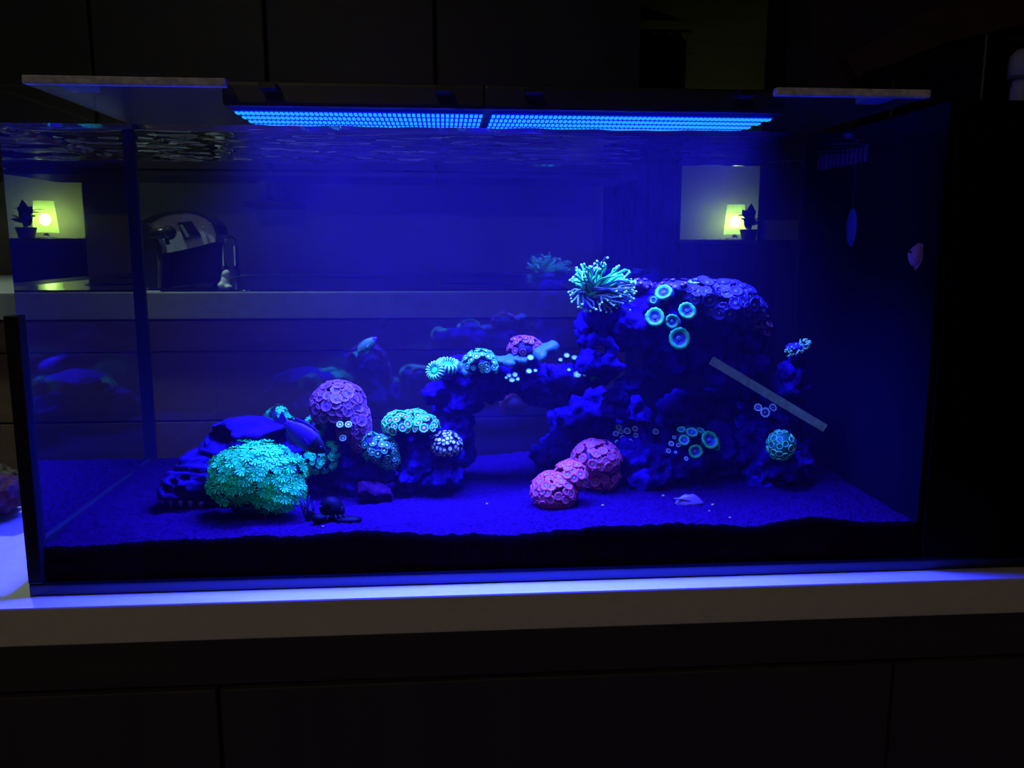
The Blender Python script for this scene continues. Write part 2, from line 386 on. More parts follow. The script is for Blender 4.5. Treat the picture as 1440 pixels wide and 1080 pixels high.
def ring_path(px, py, Y, rx, ry, n=14, tilt=.3):
    c = at(px, py, Y); a, b = pxm(rx, Y), pxm(ry, Y)
    return [c+Vector((a*math.cos(q), tilt*b*math.sin(q), b*math.sin(q))) for q in (2*math.pi*i/n for i in range(n+1))]
rock([('tube', ring_path(840, 495, .745, 20, 18), pxm(10, .745)), P(862, 512, .745, 16, 10), P(816, 484, .745, 8, 12), P(838, 520, .76, 24, 14), P(818, 470, .75, 7, 12)],
     'ring shaped rock with a hole, wedged below the torch coral', M_rock, 6)
rock([P(865, 558, .76, 20, 12), P(885, 540, .76, 22, 10), P(905, 528, .765, 14, 8), P(858, 575, .765, 18, 16)],
     'slanted rock plate leaning under the overhanging rock', M_rock, 7)
rock([P(978, 578, .828, 46, 30, .022), P(945, 584, .822, 18, 24), P(1008, 578, .828, 24, 24, .018), P(960, 616, .832, 48, 28, .022), P(1000, 616, .834, 30, 28, .018)],
     'rounded dark boulder under the overhang', M_rock, 8)
rock([P(880, 640, .775, 34, 30), P(925, 648, .775, 34, 26), P(975, 638, .780, 38, 26), P(1016, 630, .785, 34, 30), P(905, 672, .765, 42, 14), P(940, 668, .765, 30, 12), P(1030, 660, .785, 26, 14),
      P(900, 618, .790, 44, 20)],
     'long low rubble rock carrying blue button polyps and green ringed zoanthids', M_rock, 9)
rock([P(1096, 655, .765, 32, 24), P(1072, 640, .770, 24, 30), P(1062, 608, .780, 26, 24), P(1075, 688, .755, 14, 8), P(1126, 678, .760, 12, 22), P(1098, 690, .755, 22, 7), P(1066, 668, .760, 14, 20), P(1096, 625, .775, 26, 24)],
     'forked rock base holding the teal brain coral', M_rock, 10)
rock([P(1112, 528, .785, 24, 18), P(1100, 545, .785, 16, 26), P(1102, 580, .79, 24, 30), P(1128, 540, .785, 14, 8), P(1118, 512, .785, 16, 10), P(1100, 615, .80, 26, 26), P(1104, 645, .80, 26, 22)],
     'slim rock pillar topped by the speckled cyan coral', M_rock, 11)
rock([P(1137, 622, .770, 11, 8), P(1128, 634, .770, 10, 14), P(1126, 652, .772, 9, 14)], 'thumb sized rock knob beside the brain coral base', M_rock, 12)
rock([P(527, 692, .742, 24, 11), P(516, 688, .742, 14, 11), P(540, 698, .742, 12, 8)], 'small maroon speckled rock lying in front of the rock pillar', M_rock3, 13, freq=90, amp=.002)
rock([P(1040, 516, .765, 24, 14), P(1062, 506, .765, 18, 12), P(1020, 528, .765, 12, 8)], 'pale ledge rock jutting below the overhang beside the rod', M_rock, 14)
rock([P(572, 672, .755, 12, 9), P(562, 640, .780, 10, 26)], 'thin rock sliver between the pillar and the stump', M_rock, 15, amp=.002)
rock([P(850, 690, .770, 18, 7), P(838, 676, .770, 20, 12)], 'small rock under the taller pink zoanthid ball', M_rock, 16, amp=.002)
rock([P(905, 688, .760, 26, 7), P(945, 700, .750, 12, 4)], 'flat rubble slab half buried before the low rock', M_rock, 17, amp=.002)

# ------------------------------------------------------------------ corals
def zoa(name, rim, disc, mouth, nseg=18, cup=.12, fringe=.14, rd=.62, rm=.27):
    rings = [(.45, -1.0, 0), (.50, -.45, 0), (.86, -.12, 0), (1.0, .06+cup*.4, 0), ((1+rd)/2, cup, 0), (rd, .05, 0), (rm+.04, 0, 1), (rm, .05, 2), (rm*.45, .07, 2), (.02, .02, 2)]
    V = []; Fc = []; mi = []
    for k, (r, z, _) in enumerate(rings):
        for j in range(nseg):
            rr = r*(1-(fringe if (k in (3,) and j % 2) else 0)); a = 2*math.pi*j/nseg
            V.append((rr*math.cos(a), rr*math.sin(a), z))
    mb = MB()
    mb.v = [Vector(v) for v in V]
    for k in range(len(rings)-1):
        for j in range(nseg):
            mb.f.append((k*nseg+j, k*nseg+(j+1) % nseg, (k+1)*nseg+(j+1) % nseg, (k+1)*nseg+j)); mb.mi.append(rings[k+1][2] if k >= 4 else 0)
    mb.f.append(tuple(range((len(rings)-1)*nseg, len(rings)*nseg))); mb.mi.append(2)
    return mb.mesh(name, [rim, disc, mouth], smooth=True)
def daisy(name, tip, inner, stalk, n=13):
    mb = MB(); mb.tube([(0, 0, -1.3), (0, 0, -.5), (0, 0, -.05)], [.22, .2, .32], 6, 2)
    for k in range(n):
        a = 2*math.pi*k/n; c, q = math.cos(a), math.sin(a); lift = .12 if k % 2 else .26
        def pt(r, w, z): return (r*c-w*q, r*q+w*c, z)
        mb.add([pt(.18, -.05, 0), pt(.18, .05, 0), pt(.6, .085, lift*.7), pt(.6, -.085, lift*.7)], [(0, 1, 2, 3)], 1)
        mb.add([pt(.6, -.085, lift*.7), pt(.6, .085, lift*.7), pt(.92, .13, lift), pt(1.0, 0, lift*1.02), pt(.92, -.13, lift)], [(0, 1, 2, 3, 4)], 0)
        mb.add([pt(.6, -.085, lift*.7-.05), pt(.6, .085, lift*.7-.05), pt(.92, .13, lift-.08), pt(1.0, 0, lift-.07), pt(.92, -.13, lift-.08)], [(4, 3, 2, 1, 0)], 0)
    mb.lathe((0, 0, 0), [(.28, -.03), (.24, .05), (.10, .10), (.01, .1)], 8, 0)
    return mb.mesh(name, [tip, inner, stalk])
LIT = (.55, .72, 16.0)
def cm(name, rgb, k=1.0):                          # tissue colour: reflectance that shows rgb under the blue-heavy spectrum of the LED bars
    return mat(name, tuple(min(.95, c*k/l) for c, l in zip(s(*rgb)[:3], LIT)), .55)
T_tip = cm('flowerpot_tip', (0, 238, 218), .92); T_in = cm('flowerpot_inner', (0, 170, 165), 1.3); T_st = cm('flowerpot_stalk', (0, 46, 60), .5)
PUR_R = cm('purple_rim', (118, 62, 200), .52); PUR_D = cm('purple_disc', (74, 40, 205), .6); PUR_M = cm('purple_mouth', (40, 20, 190), .5)
TEA_R = cm('teal_rim', (10, 130, 150), .8); TEA_D = cm('teal_disc', (0, 40, 110), .5); WHT_M = cm('white_mouth', (140, 190, 235), .9)
GRN_R = cm('green_rim', (40, 185, 150), .9); GRN_D = cm('green_disc', (30, 60, 190), .6); ORG_M = cm('peach_mouth', (200, 150, 210), .8)
DOT_R = cm('indigo_rim', (30, 10, 120), .6)
PNK_R = cm('pink_rim', (165, 62, 215), .72); PNK_D = cm('pink_disc', (110, 34, 200), .7); PNK_M = cm('pink_mouth', (90, 120, 240), .9); PNK_B = cm('pink_base', (70, 14, 60), .5)
BIG_R = cm('big_green_rim', (20, 165, 130), .8); BIG_D = cm('big_blue_disc', (30, 40, 215), .8)
BLU_R = cm('blue_rim', (36, 12, 200), .5); BLU_D = cm('blue_disc', (36, 10, 180), .45); BLU_M = cm('blue_mouth', (60, 100, 240), .7)
LIL_R = cm('lilac_rim', (120, 60, 200), .7)
SKY = cm('sky_tissue', (60, 150, 240), .85)
Z_pur = zoa('purple_polyp', PUR_R, PUR_D, PUR_M, rd=.66, rm=.2); Z_tea = zoa('teal_polyp', TEA_R, TEA_D, WHT_M); Z_grn = zoa('green_polyp', GRN_R, GRN_D, ORG_M)
Z_dot = zoa('dotted_polyp', DOT_R, WHT_M, WHT_M, fringe=.05, rd=.66); Z_pnk = zoa('pink_polyp', PNK_R, PNK_D, PNK_M, fringe=.22, rd=.38, rm=.2); Z_blu = zoa('blue_polyp', BLU_R, BLU_D, BLU_M, rd=.6, rm=.17)
Z_lil = zoa('lilac_polyp', LIL_R, BLU_D, PUR_M); Z_sky = zoa('pale_blue_polyp', cm('pale_blue_rim', (90, 120, 235), 2.0), BLU_D, BLU_M); Z_wht = zoa('pale_polyp', cm('pale_rim', (60, 130, 215), .8), cm('pale_mouth', (120, 190, 225), .85), cm('pale_mouth', (120, 190, 225), .85), fringe=.05)
Z_ring = zoa('white_ring_polyp', cm('white_ring', (110, 170, 210), .85), TEA_D, WHT_M)
Z_grn2 = zoa('green_ring_polyp', cm('green_ring', (20, 165, 120), .85), BIG_D, PUR_M)
D_flow = daisy('flowerpot_polyp', T_tip, T_in, T_st)
M_under = mat('coral_underside', (.010, .005, .014), .8, var=.4, scale=80, bump=.5)

def colony(name, label, lumps, n, mesh, size_px, base_mat, zmin=-.25, ymax=.45, group=None, jit=.25, lift=.3, cat='coral', exclude=None, part='polyp', seed=0, avoid=(), basek=.9, gap=1.45, lv=0):
    random.seed(100+seed+n)
    c0, r0 = lumps[0]; zb = min(c.z-r[2] for c, r in lumps)
    root = thing(name, (c0.x, c0.y, zb), label, cat, group)
    mb = MB()
    for k, (c, r) in enumerate(lumps):
        mb.ball(c, [x*basek for x in r], 3, 0, lambda d, k=k: 1+.08*noise.noise(d*2.5+Vector((k*3, seed, 0))))
    mb.build('base', base_mat, root, True)
    tot = sum(r[0]*r[2] for c, r in lumps); placed = []
    for k, (c, r) in enumerate(lumps):
        m = max(4, round(n*r[0]*r[2]/tot)); got = 0; tries = 0
        cand = int(m*2.2)
        for i in range(cand*6):
            if got >= m or tries > cand*6: break
            tries += 1
            z = random.uniform(zmin, 1); a = random.uniform(0, 2*math.pi); q = math.sqrt(max(0, 1-z*z))
            d = Vector((q*math.cos(a), q*math.sin(a), z))
            if d.y > ymax: continue
            pos = c+Vector((d.x*r[0], d.y*r[1], d.z*r[2]))
            sz = pxm(size_px, c.y)/2*random.uniform(1-jit, 1+jit)
            if any((pos-p).length < (sz+s2)*gap*.5 for p, s2 in placed): continue
            if any(((pos-c2).x/r2[0])**2+((pos-c2).y/r2[1])**2+((pos-c2).z/r2[2])**2 < .85 for kk, (c2, r2) in enumerate(lumps) if kk != k): continue
            nrm = Vector((d.x/r[0], d.y/r[1], d.z/r[2])).normalized()
            nrm = (nrm+Vector((random.uniform(-.2, .2), random.uniform(-.2, .1), random.uniform(-.1, .25)))).normalized()
            inst(part, mesh, pos+nrm*sz*(lift+random.uniform(-.5, .5)*lv), nrm, sz, root); placed.append((pos, sz)); got += 1
    return root
def spots(name, label, pts, mesh, base_mat=None, base=None, group=None, cat='coral', nrm=(0, -.8, .6)):
    # single polyps at photo spots (px, py, Y, size px, normal)
    root = thing(name, at(*base[:3]) if base else at(pts[0][0], pts[0][1], pts[0][2]), label, cat, group)
    mb = MB()
    for p in pts:
        nn = Vector(p[4] if len(p) > 4 else nrm).normalized(); sz = pxm(p[3], p[2])/2
        c = at(p[0], p[1], p[2]); mb.ball(c-nn*sz*1.25, (sz*1.0, sz*1.0, sz*.7), 2)
    mb.build('base', base_mat or M_under, root, True)
    for p in pts:
        nn = Vector(p[4] if len(p) > 4 else nrm); mm = mesh if not isinstance(mesh, (list, tuple)) else random.choice(mesh)
        inst('polyp', mm, at(p[0], p[1], p[2]), nn, pxm(p[3], p[2])/2, root)
    return root

# the big glowing flowerpot coral in front of the skull, and its small neighbours behind
fp = colony('flowerpot_coral', 'large glowing turquoise flowerpot coral ball in front of the skull ornament',
       [P(362, 668, .704, 58, 38, .022), P(335, 672, .702, 34, 34, .018), P(392, 690, .701, 30, 26, .017)], 250, D_flow, 18, T_st, jit=.2, zmin=-.65, gap=.86, lv=.9, lift=.8, seed=1, basek=.88)
MB().ball(at(366, 709, .706), (pxm(42, .706), .015, pxm(18, .706)), 3, 0, lambda d: 1+.1*noise.noise(d*3)).build('foot', T_st, fp, True)
for lab, L, n in (('small turquoise flowerpot coral tuft on top behind the skull', [P(390, 588, .815, 12, 13), P(401, 598, .815, 10, 11)], 30),
                  ('small turquoise flowerpot coral tuft behind the blue fish', [P(443, 604, .785, 12, 14)], 22),
                  ('low spreading turquoise flowerpot coral beside the rock pillar', [P(450, 648, .757, 20, 15), P(462, 636, .757, 14, 12), P(436, 652, .76, 12, 14)], 60)):
    colony('flowerpot_coral', lab, L, n, D_flow, 11, T_st, zmin=-.6, gap=.9, lift=.7, seed=n)
rock([P(404, 640, .838, 34, 40), P(458, 662, .790, 22, 14), P(394, 610, .828, 14, 14), P(444, 630, .800, 16, 20), P(420, 652, .835, 40, 26)],
     'dark rock behind the skull carrying the small turquoise corals', M_rock, 18)
colony('zoanthid_coral', 'purple domed zoanthid colony on the rock pillar',
       [P(476, 572, .768, 36, 34, .026), P(497, 596, .763, 22, 34, .018), P(508, 618, .761, 12, 22, .012)], 120, Z_pur, 17, M_under, jit=.15, gap=.8, zmin=-.45, seed=2)
spots('zoanthid_coral', 'three tiny white ringed polyps below the purple dome', [(478, 597, .738, 11), (490, 597, .738, 11), (482, 616, .740, 11)], Z_ring)
colony('zoanthid_coral', 'teal zoanthid colony with white centres beside the purple dome',
       [P(535, 632, .757, 24, 20, .016), P(520, 622, .755, 14, 13, .011), P(547, 645, .757, 14, 16, .011)], 60, Z_tea, 11.5, M_under, jit=.15, gap=.9, zmin=-.5, seed=3)
colony('zoanthid_coral', 'green ringed zoanthid colony with peach centres on the stump',
       [P(562, 597, .765, 22, 17, .018), P(598, 600, .762, 18, 15, .016), P(582, 590, .775, 20, 12, .014)], 60, Z_grn, 13.5, M_under, jit=.15, gap=.9, zmin=-.2, seed=4)
colony('zoanthid_coral', 'indigo zoanthid ball with white dots on the stump', [P(628, 626, .758, 22, 20, .015)], 80, Z_dot, 7.5, DOT_R, jit=.1, gap=.95, zmin=-.5, seed=5)
for lab, L, n, sd in (('pink zoanthid cluster of two lobes lying on the sand', [P(779, 690, .712, 31, 25, .022), P(802, 670, .716, 22, 20, .016)], 60, 6),
                      ('taller pink zoanthid ball on the small rock', [P(838, 645, .757, 33, 25, .022), P(842, 668, .760, 28, 22, .018)], 52, 7)):
    colony('zoanthid_coral', lab, L, n*2, Z_pnk, 16.5, PNK_B, jit=.2, gap=.98, zmin=-.7, seed=sd, group='pink zoanthid clusters')
# on the arch
def fringed(px, py, Y, r, nrm, label):
    c = at(px, py, Y); R = pxm(r, Y); n = Vector(nrm).normalized()
    root = thing('blastomussa_coral', c-n*R*1.4, label, 'coral', 'striped fringed corals on the arch')
    q = n.to_track_quat('Z', 'Y')
    MB().lathe(c, [(R*.5, -R*1.4), (R*.62, -R*.6), (R*.8, -R*.2), (R*.75, -R*.05), (R*.3, -R*.2), (.0001, -R*.22)], 20, 0, n).build('base', mat('indigo_flesh', (.02, .006, .05), .6), root, True)
    MB().lathe(c, [(R*.42, -R*.15), (R*.36, R*.06), (R*.15, R*.1), (.0001, R*.06)], 16, 0, n).build('oral_disc', cm('turquoise_disc', (10, 200, 200), .9), root, True)
    lob = MB()
    lob.tube([(.45, 0, -.05), (.72, 0, .24), (.98, 0, .14), (1.06, 0, -.25), (.9, 0, -.6)], [.045, .08, .10, .08, .05], 6)
    me = lob.mesh('fringe_lobe', cm('cyan_stripe', (90, 210, 225), .9), smooth=True)
    for k in range(18):
        o = bpy.data.objects.new('fringe_lobe', me); col.objects.link(o); o.parent = root; o.location = c-WORLD[root.name]
        o.rotation_mode = 'QUATERNION'; o.rotation_quaternion = q @ Quaternion((0, 0, 1), 2*math.pi*k/18); o.scale = (R,)*3
fringed(611, 521, .755, 13, (-.5, -.75, .35), 'round striped coral facing out at the tip of the arch')
fringed(630, 512, .775, 16, (.1, -.35, .95), 'striped coral opening upward on the tip of the arch')
colony('zoanthid_coral', 'turquoise zoanthid colony with white spots on the arch', [P(676, 508, .765, 20, 16, .016), P(664, 512, .762, 12, 16, .01), P(686, 516, .76, 13, 12, .01)], 40,
       zoa('turquoise_polyp', cm('turquoise_rim', (30, 150, 190), .85), cm('turq_disc', (20, 90, 200), .7), cm('pearl_mouth', (150, 220, 225), .9)), 10.5, M_under, gap=1.1, seed=8)
colony('zoanthid_coral', 'mauve zoanthid dome on top of the arch', [P(738, 490, .78, 23, 16, .017)], 26, zoa('mauve_polyp', cm('mauve_rim', (130, 50, 190), .75), cm('mauve_disc', (60, 20, 140), .6), cm('mauve_mouth', (120, 110, 220), .8)), 11, M_under, gap=1.1, seed=9)
M_sheet = cm('blue_sheet', (28, 90, 225), .8)
def sheet(pts, Y, label, th=.004):
    # lumpy encrusting plate: outline in photo spots, given depth by pushing back
    n = len(pts); root_c = at(sum(p[0] for p in pts)/n, sum(p[1] for p in pts)/n, Y)
    me = lumps_mesh([(at(px, py, Y+dy), (pxm(r, Y), pxm(r, Y)*1.3, th)) for px, py, r, dy in pts], voxel=.0016, amp=.0012, freq=120, fine=.0006, seed=len(pts))
    me.materials.append(M_sheet); me.name = 'sponge_sheet'
    for v in me.vertices: v.co -= root_c
    o = bpy.data.objects.new('sponge_sheet', me); col.objects.link(o); o.location = root_c
    return tag(o, label, 'sponge', 'blue sponge sheets on the arch')
sheet([(705, 507, 12, 0), (720, 504, 13, .004), (735, 507, 10, 0), (716, 510, 9, -.01)], .768, 'smooth blue sponge sheet spread below the mauve dome')
sheet([(758, 497, 9, 0), (768, 492, 11, 0), (778, 488, 9, 0), (762, 503, 7, -.008)], .764, 'upturned blue sponge flap on the crest of the arch', .006)
sheet([(650, 515, 7, 0), (656, 524, 7, -.004)], .762, 'small blue sponge patch beside the turquoise zoanthids')
spots('button_polyps', 'pale button polyps strung along the right shoulder of the arch',
      [(797, 500, .762, 9), (808, 503, .762, 9), (816, 512, .758, 11), (812, 527, .755, 12), (834, 531, .758, 10), (788, 506, .76, 7), (822, 527, .757, 7), (800, 520, .757, 6), (746, 503, .757, 10), (744, 522, .755, 9), (753, 521, .755, 6)], Z_wht, DOT_R, nrm=(0, -.7, .7))
spots('button_polyps', 'cluster of tiny pale button polyps under the blue sponge sheet', [(716, 528, .755, 7), (724, 527, .755, 8), (720, 534, .754, 9), (728, 533, .754, 6), (712, 531, .755, 5)], Z_wht, DOT_R)
# upper right rock
def big_polyp(root, px, py, Y, size, nrm, k):
    c = at(px, py, Y); R = pxm(size, Y)/2
    n = Vector(nrm).normalized(); q = n.to_track_quat('Z', 'Y')
    ns = 26; prof = [(.35, -1.1), (.42, -.5), (.8, -.14), (1.0, .05), (.92, .13), (.74, .12), (.58, .05), (.46, -.02), (.1, -.07)]
    mb = MB()
    for kk, (r, z) in enumerate(prof):
        for j in range(ns):
            a = 2*math.pi*j/ns; w = 1+.07*noise.noise((math.cos(a)*1.5+k, math.sin(a)*1.5, 0)) if kk in (2, 3, 4, 5) else 1
            fr = .93 if (kk == 3 and j % 2) else 1
            mb.v.append(Vector((r*w*fr*math.cos(a), r*w*fr*math.sin(a), z+.10*noise.noise((math.cos(a)*2, math.sin(a)*2, k)) if kk > 1 else z)))
    for kk in range(len(prof)-1):
        for j in range(ns): mb.f.append((kk*ns+j, kk*ns+(j+1) % ns, (kk+1)*ns+(j+1) % ns, (kk+1)*ns+j)); mb.mi.append(1 if kk >= 6 else 0)
    mb.f.append(tuple(range((len(prof)-1)*ns, len(prof)*ns))); mb.mi.append(1)
    me = mb.mesh('big_polyp', [BIG_R, BIG_D], smooth=True)
    o = bpy.data.objects.new('polyp', me); col.objects.link(o); o.parent = root; o.location = c-WORLD[root.name]
    o.rotation_mode = 'QUATERNION'; o.rotation_quaternion = q; o.scale = (R,)*3
    d = MB().lathe((0, 0, 0), [(.26, -.1), (.24, .0), (.12, .06), (.05, .02)], 12).build('mouth', cm('big_mouth', (40, 90, 235), .8), None, True)
    d.parent = o; d.location = (0, 0, 0)
big = thing('palythoa_coral', at(945, 470, .72), 'group of large green-rimmed polyps with blue centres on the overhanging rock', 'coral')
for k, (px, py, Y, sz, nn) in enumerate(((921, 446, .712, 29, (-.15, -.9, .35)), (945, 452, .713, 22, (.1, -.95, .1)), (966, 437, .712, 27, (.1, -.9, .35)), (955, 476, .712, 34, (.05, -.97, .15)), (933, 411, .722, 26, (-.4, -.7, .6)), (919, 422, .718, 11, (-.5, -.8, .3)))):
    big_polyp(big, px, py, Y, sz, nn, k)
mbb = MB()
for px, py, Y, r in ((921, 448, .735, 13), (945, 454, .735, 12), (966, 439, .735, 13), (955, 478, .735, 16), (935, 413, .742, 13), (920, 424, .738, 9)): mbb.ball(at(px, py, Y), (pxm(r, Y), .016, pxm(r, Y)), 2)
mbb.build('base', mat('indigo_base', (.012, .005, .03), .8, var=.4, scale=90), big, True)
colony('zoanthid_coral', 'deep blue zoanthid colony covering the right top of the overhanging rock', [P(1018, 428, .752, 46, 32, .03), P(985, 415, .752, 30, 22, .026), P(1048, 440, .758, 26, 26, .022)], 90, Z_blu, 19, mat('indigo_base', (.012, .005, .03)), gap=.85, zmin=-.3, seed=11)
spots('zoanthid_coral', 'lilac frilly polyps hanging at the right end of the overhanging rock', [(1062, 430, .745, 16, (.5, -.6, .5)), (1065, 443, .742, 15, (.3, -.6, .7)), (1077, 441, .742, 14, (.6, -.5, .6)), (1066, 456, .74, 15, (.2, -.7, .6)), (1082, 455, .742, 15, (.6, -.5, .6)), (1079, 467, .742, 12, (.3, -.8, .2)), (1055, 421, .748, 13, (.4, -.5, .7))], Z_lil)
colony('zoanthid_coral', 'violet speckled zoanthid mat on the crest of the overhanging rock', [P(952, 405, .755, 34, 12, .022), P(900, 402, .765, 18, 10, .016)], 44, zoa('violet_polyp', cm('violet_rim', (60, 24, 200), .7), BLU_D, cm('violet_mouth', (140, 110, 235), .8)), 8, M_under, gap=1.2, seed=12)
spots('palythoa_coral', 'single cyan-edged polyp on the crest of the overhanging rock', [(978, 396, .742, 22, (-.15, -.25, .95))], Z_wht)
# torch coral
def torch():
    c = at(838, 418, .735); root = thing('torch_coral', at(842, 440, .745), 'pale cyan torch coral with long waving tentacles above the ring rock', 'coral')
    MB().lathe(at(845, 448, .75), [(.010, -.01), (.016, .0), (.019, .014), (.012, .02), (.001, .021)], 20).build('skeleton', M_rock, root, True)
    MB().ball(at(838, 414, .742), (pxm(16, .74), .010, pxm(13, .74)), 3).build('oral_disc', cm('torch_disc', (10, 24, 90), .4), root, True)
    T1s = [cm('torch_tentacle', (66, 110, 190), .6), cm('torch_tentacle_pale', (96, 160, 215), .75), cm('torch_tentacle_dim', (36, 70, 150), .5)]; T2 = cm('torch_tentacle_green', (20, 200, 205), .8); TT = cm('torch_tip', (120, 225, 230), .9)
    random.seed(31)
    def tent(root_px, tip_px, sag, green, rr=1.0):
        y0 = .732+random.uniform(-.008, .008); y1 = .730+random.uniform(-.022, .016)
        a = at(root_px[0], root_px[1], y0); b = at(tip_px[0], tip_px[1], y1)
        m = (a+b)/2+Vector((random.uniform(-.003, .003), random.uniform(-.012, .004), sag))
        path = []
        for i in range(8):
            t = i/7; p = a*(1-t)**2+m*2*t*(1-t)+b*t*t
            path.append(p+Vector((noise.noise(p*120), noise.noise(p*120+Vector((9, 2, 1))), noise.noise(p*120+Vector((5, 5, 5)))))*.0042*t*(1.2-t*.4))
        R = pxm(1.7, .73)*rr
        mb = MB().tube(path, [R*1.1, R*1.1, R, R, R*.95, R*.9, R*.85, R*.8], 6, 0).ball(path[-1], R*1.18, 1, 1)
        mb.build('tentacle', [T2 if green else random.choice(T1s), TT], root, True)
    for k in range(66):        # fan swept to the right by the current
        a = random.uniform(-.62, .95); L = random.uniform(.55, 1.0)
        tent((826+random.uniform(-6, 14), 412+random.uniform(-8, 8)), (836+62*L*math.cos(a), 404-38*L*math.sin(a)+random.uniform(-4, 4)), random.uniform(-.002, .006), a > .35 and random.random() < .7)
    for k in range(46):        # upright crown
        a = random.uniform(1.2, 3.1); L = random.uniform(.5, 1.0)
        tent((828+random.uniform(-8, 12), 408+random.uniform(-8, 6)), (838+36*L*math.cos(a), 402-36*L*math.sin(a)), random.uniform(0, .006), random.random() < .65)
    for k in range(16):        # drooping ones at the lower left
        a = random.uniform(3.2, 5.2); L = random.uniform(.6, 1.0)
        tent((822+random.uniform(-6, 8), 414+random.uniform(-4, 4)), (830+30*L*math.cos(a), 412-28*L*math.sin(a)), random.uniform(.002, .010), False, 1.1)
    tent((842, 385), (853, 361), 0, False); tent((842, 385), (842, 367), 0, False); tent((855, 395), (868, 376), 0, False)
    for k in range(18):
        x = random.uniform(840, 885); tent((838, 415), (x, 428+random.uniform(-4, 9)), random.uniform(-.002, .004), False, .9)
torch()
# lower right corals
spots('zoanthid_coral', 'blue button polyps with pale rims on the low rubble rock',
      [(870, 601, .770, 9), (882, 606, .768, 11), (893, 603, .770, 9), (866, 610, .767, 9), (876, 616, .765, 9), (886, 621, .765, 9), (868, 622, .765, 8), (885, 631, .763, 10), (894, 612, .768, 8), (873, 607, .768, 8), (922, 607, .770, 10), (878, 628, .764, 7)], Z_sky, DOT_R)
grn = thing('palythoa_coral', at(980, 635, .760), 'green ringed palythoa polyps on the low rubble rock', 'coral')
mbb = MB()
for px, py, sz in ((978, 635, 18), (996, 622, 18), (972, 610, 16), (960, 620, 14)): mbb.ball(at(px, py, .768), (pxm(sz, .768), .012, pxm(sz, .768)*.8), 2)
mbb.build('base', M_under, grn, True)
for k, (px, py, Y, sz, nn) in enumerate(((978, 635, .745, 22, (-.1, -.97, .1)), (998, 619, .748, 30, (.25, -.8, .5)), (973, 608, .752, 19, (0, -.6, .8)), (958, 604, .755, 13, (-.2, -.5, .8)), (962, 619, .748, 17, (-.2, -.8, .5)), (985, 605, .755, 12, (.1, -.5, .8)), (1008, 628, .750, 14, (.5, -.7, .3)))):
    big_polyp(grn, px, py, Y, sz, nn, k+20)
spots('button_polyps', 'white dotted button polyps left of the green ringed palythoas', [(944, 624, .750, 9), (954, 626, .749, 7), (940, 634, .750, 8), (965, 645, .745, 7), (950, 636, .747, 5), (948, 615, .754, 6)], Z_sky, DOT_R)
spots('zoanthid_coral', 'three pale blue ringed polyps beneath the diagonal rod', [(1066, 573, .748, 13, (-.2, -.8, .5)), (1076, 580, .745, 16, (0, -.95, .25)), (1087, 573, .748, 13, (.2, -.8, .5))], Z_sky)
bc = at(1098, 626, .742); br = thing('brain_coral', bc-Vector((0, 0, .012)), 'teal honeycomb brain coral ball on the forked rock', 'coral')
RB = pxm(20, .742)
MB().ball(bc, (RB, RB, RB*1.1), 3).build('body', cm('brain_valley', (8, 90, 130), 1.2), br, True)
random.seed(5); cells = []
for k in range(900):
    z = random.uniform(-.9, 1); a = random.uniform(0, 6.28); q = math.sqrt(1-z*z); d = Vector((q*math.cos(a), q*math.sin(a), z))
    if d.y > .4 or any((d-e).length < .42 for e in cells): continue
    cells.append(d)
rimme = MB(); rimme.lathe((0, 0, 0), [(1.0, -.3), (1.05, .1), (.93, .26), (.76, .12), (.70, -.1), (.05, -.14)], 12, 0)
for i in range(len(rimme.mi)): pass
rimme.mi = [1 if (i//12) >= 3 else 0 for i in range(len(rimme.mi))]
rm = rimme.mesh('corallite', [cm('brain_ridge', (50, 215, 215), 1.6), cm('brain_cup', (26, 30, 190), .7)], smooth=True)
for d in cells: inst('corallite', rm, bc+Vector((d.x*RB, d.y*RB, d.z*RB*1.1)), d, RB*.25*random.uniform(.9, 1.1), br)
# speckled coral on the slim pillar
spc = at(1121, 489, .775); sp_ = thing('birdsnest_coral', spc-Vector((0, 0, .012)), 'small speckled cyan branching coral on top of the slim pillar', 'coral')
MB().ball(spc, (pxm(17, .775), pxm(13, .775), pxm(8, .775)), 3, 0, lambda d: 1+.1*noise.noise(d*3)).build('base', mat('indigo_flesh', (.02, .006, .05)), sp_, True)
MB().tube([spc-Vector((0, -.003, .018)), spc], [.004, .007], 8).build('stem', M_rock, sp_, True)
tipme = MB().tube([(0, 0, -1), (0, 0, .6)], [.55, .5], 6).ball((0, 0, .6), .62, 1).mesh('branch_tip', cm('cyan_tip', (90, 200, 245), 1.7), smooth=True)
random.seed(9)
for k in range(100):
    z = random.uniform(-.7, 1); a = random.uniform(0, 6.28); q = math.sqrt(1-z*z); d = Vector((q*math.cos(a), -abs(q*math.sin(a)) if k % 4 else q*math.sin(a), z))
    dd = Vector((d.x*pxm(18, .775), d.y*pxm(13, .775), d.z*pxm(9, .775)+d.x*.0045))
    inst('branch_tip', tipme, spc+dd, d, pxm(random.uniform(1.5, 2.6), .775), sp_)

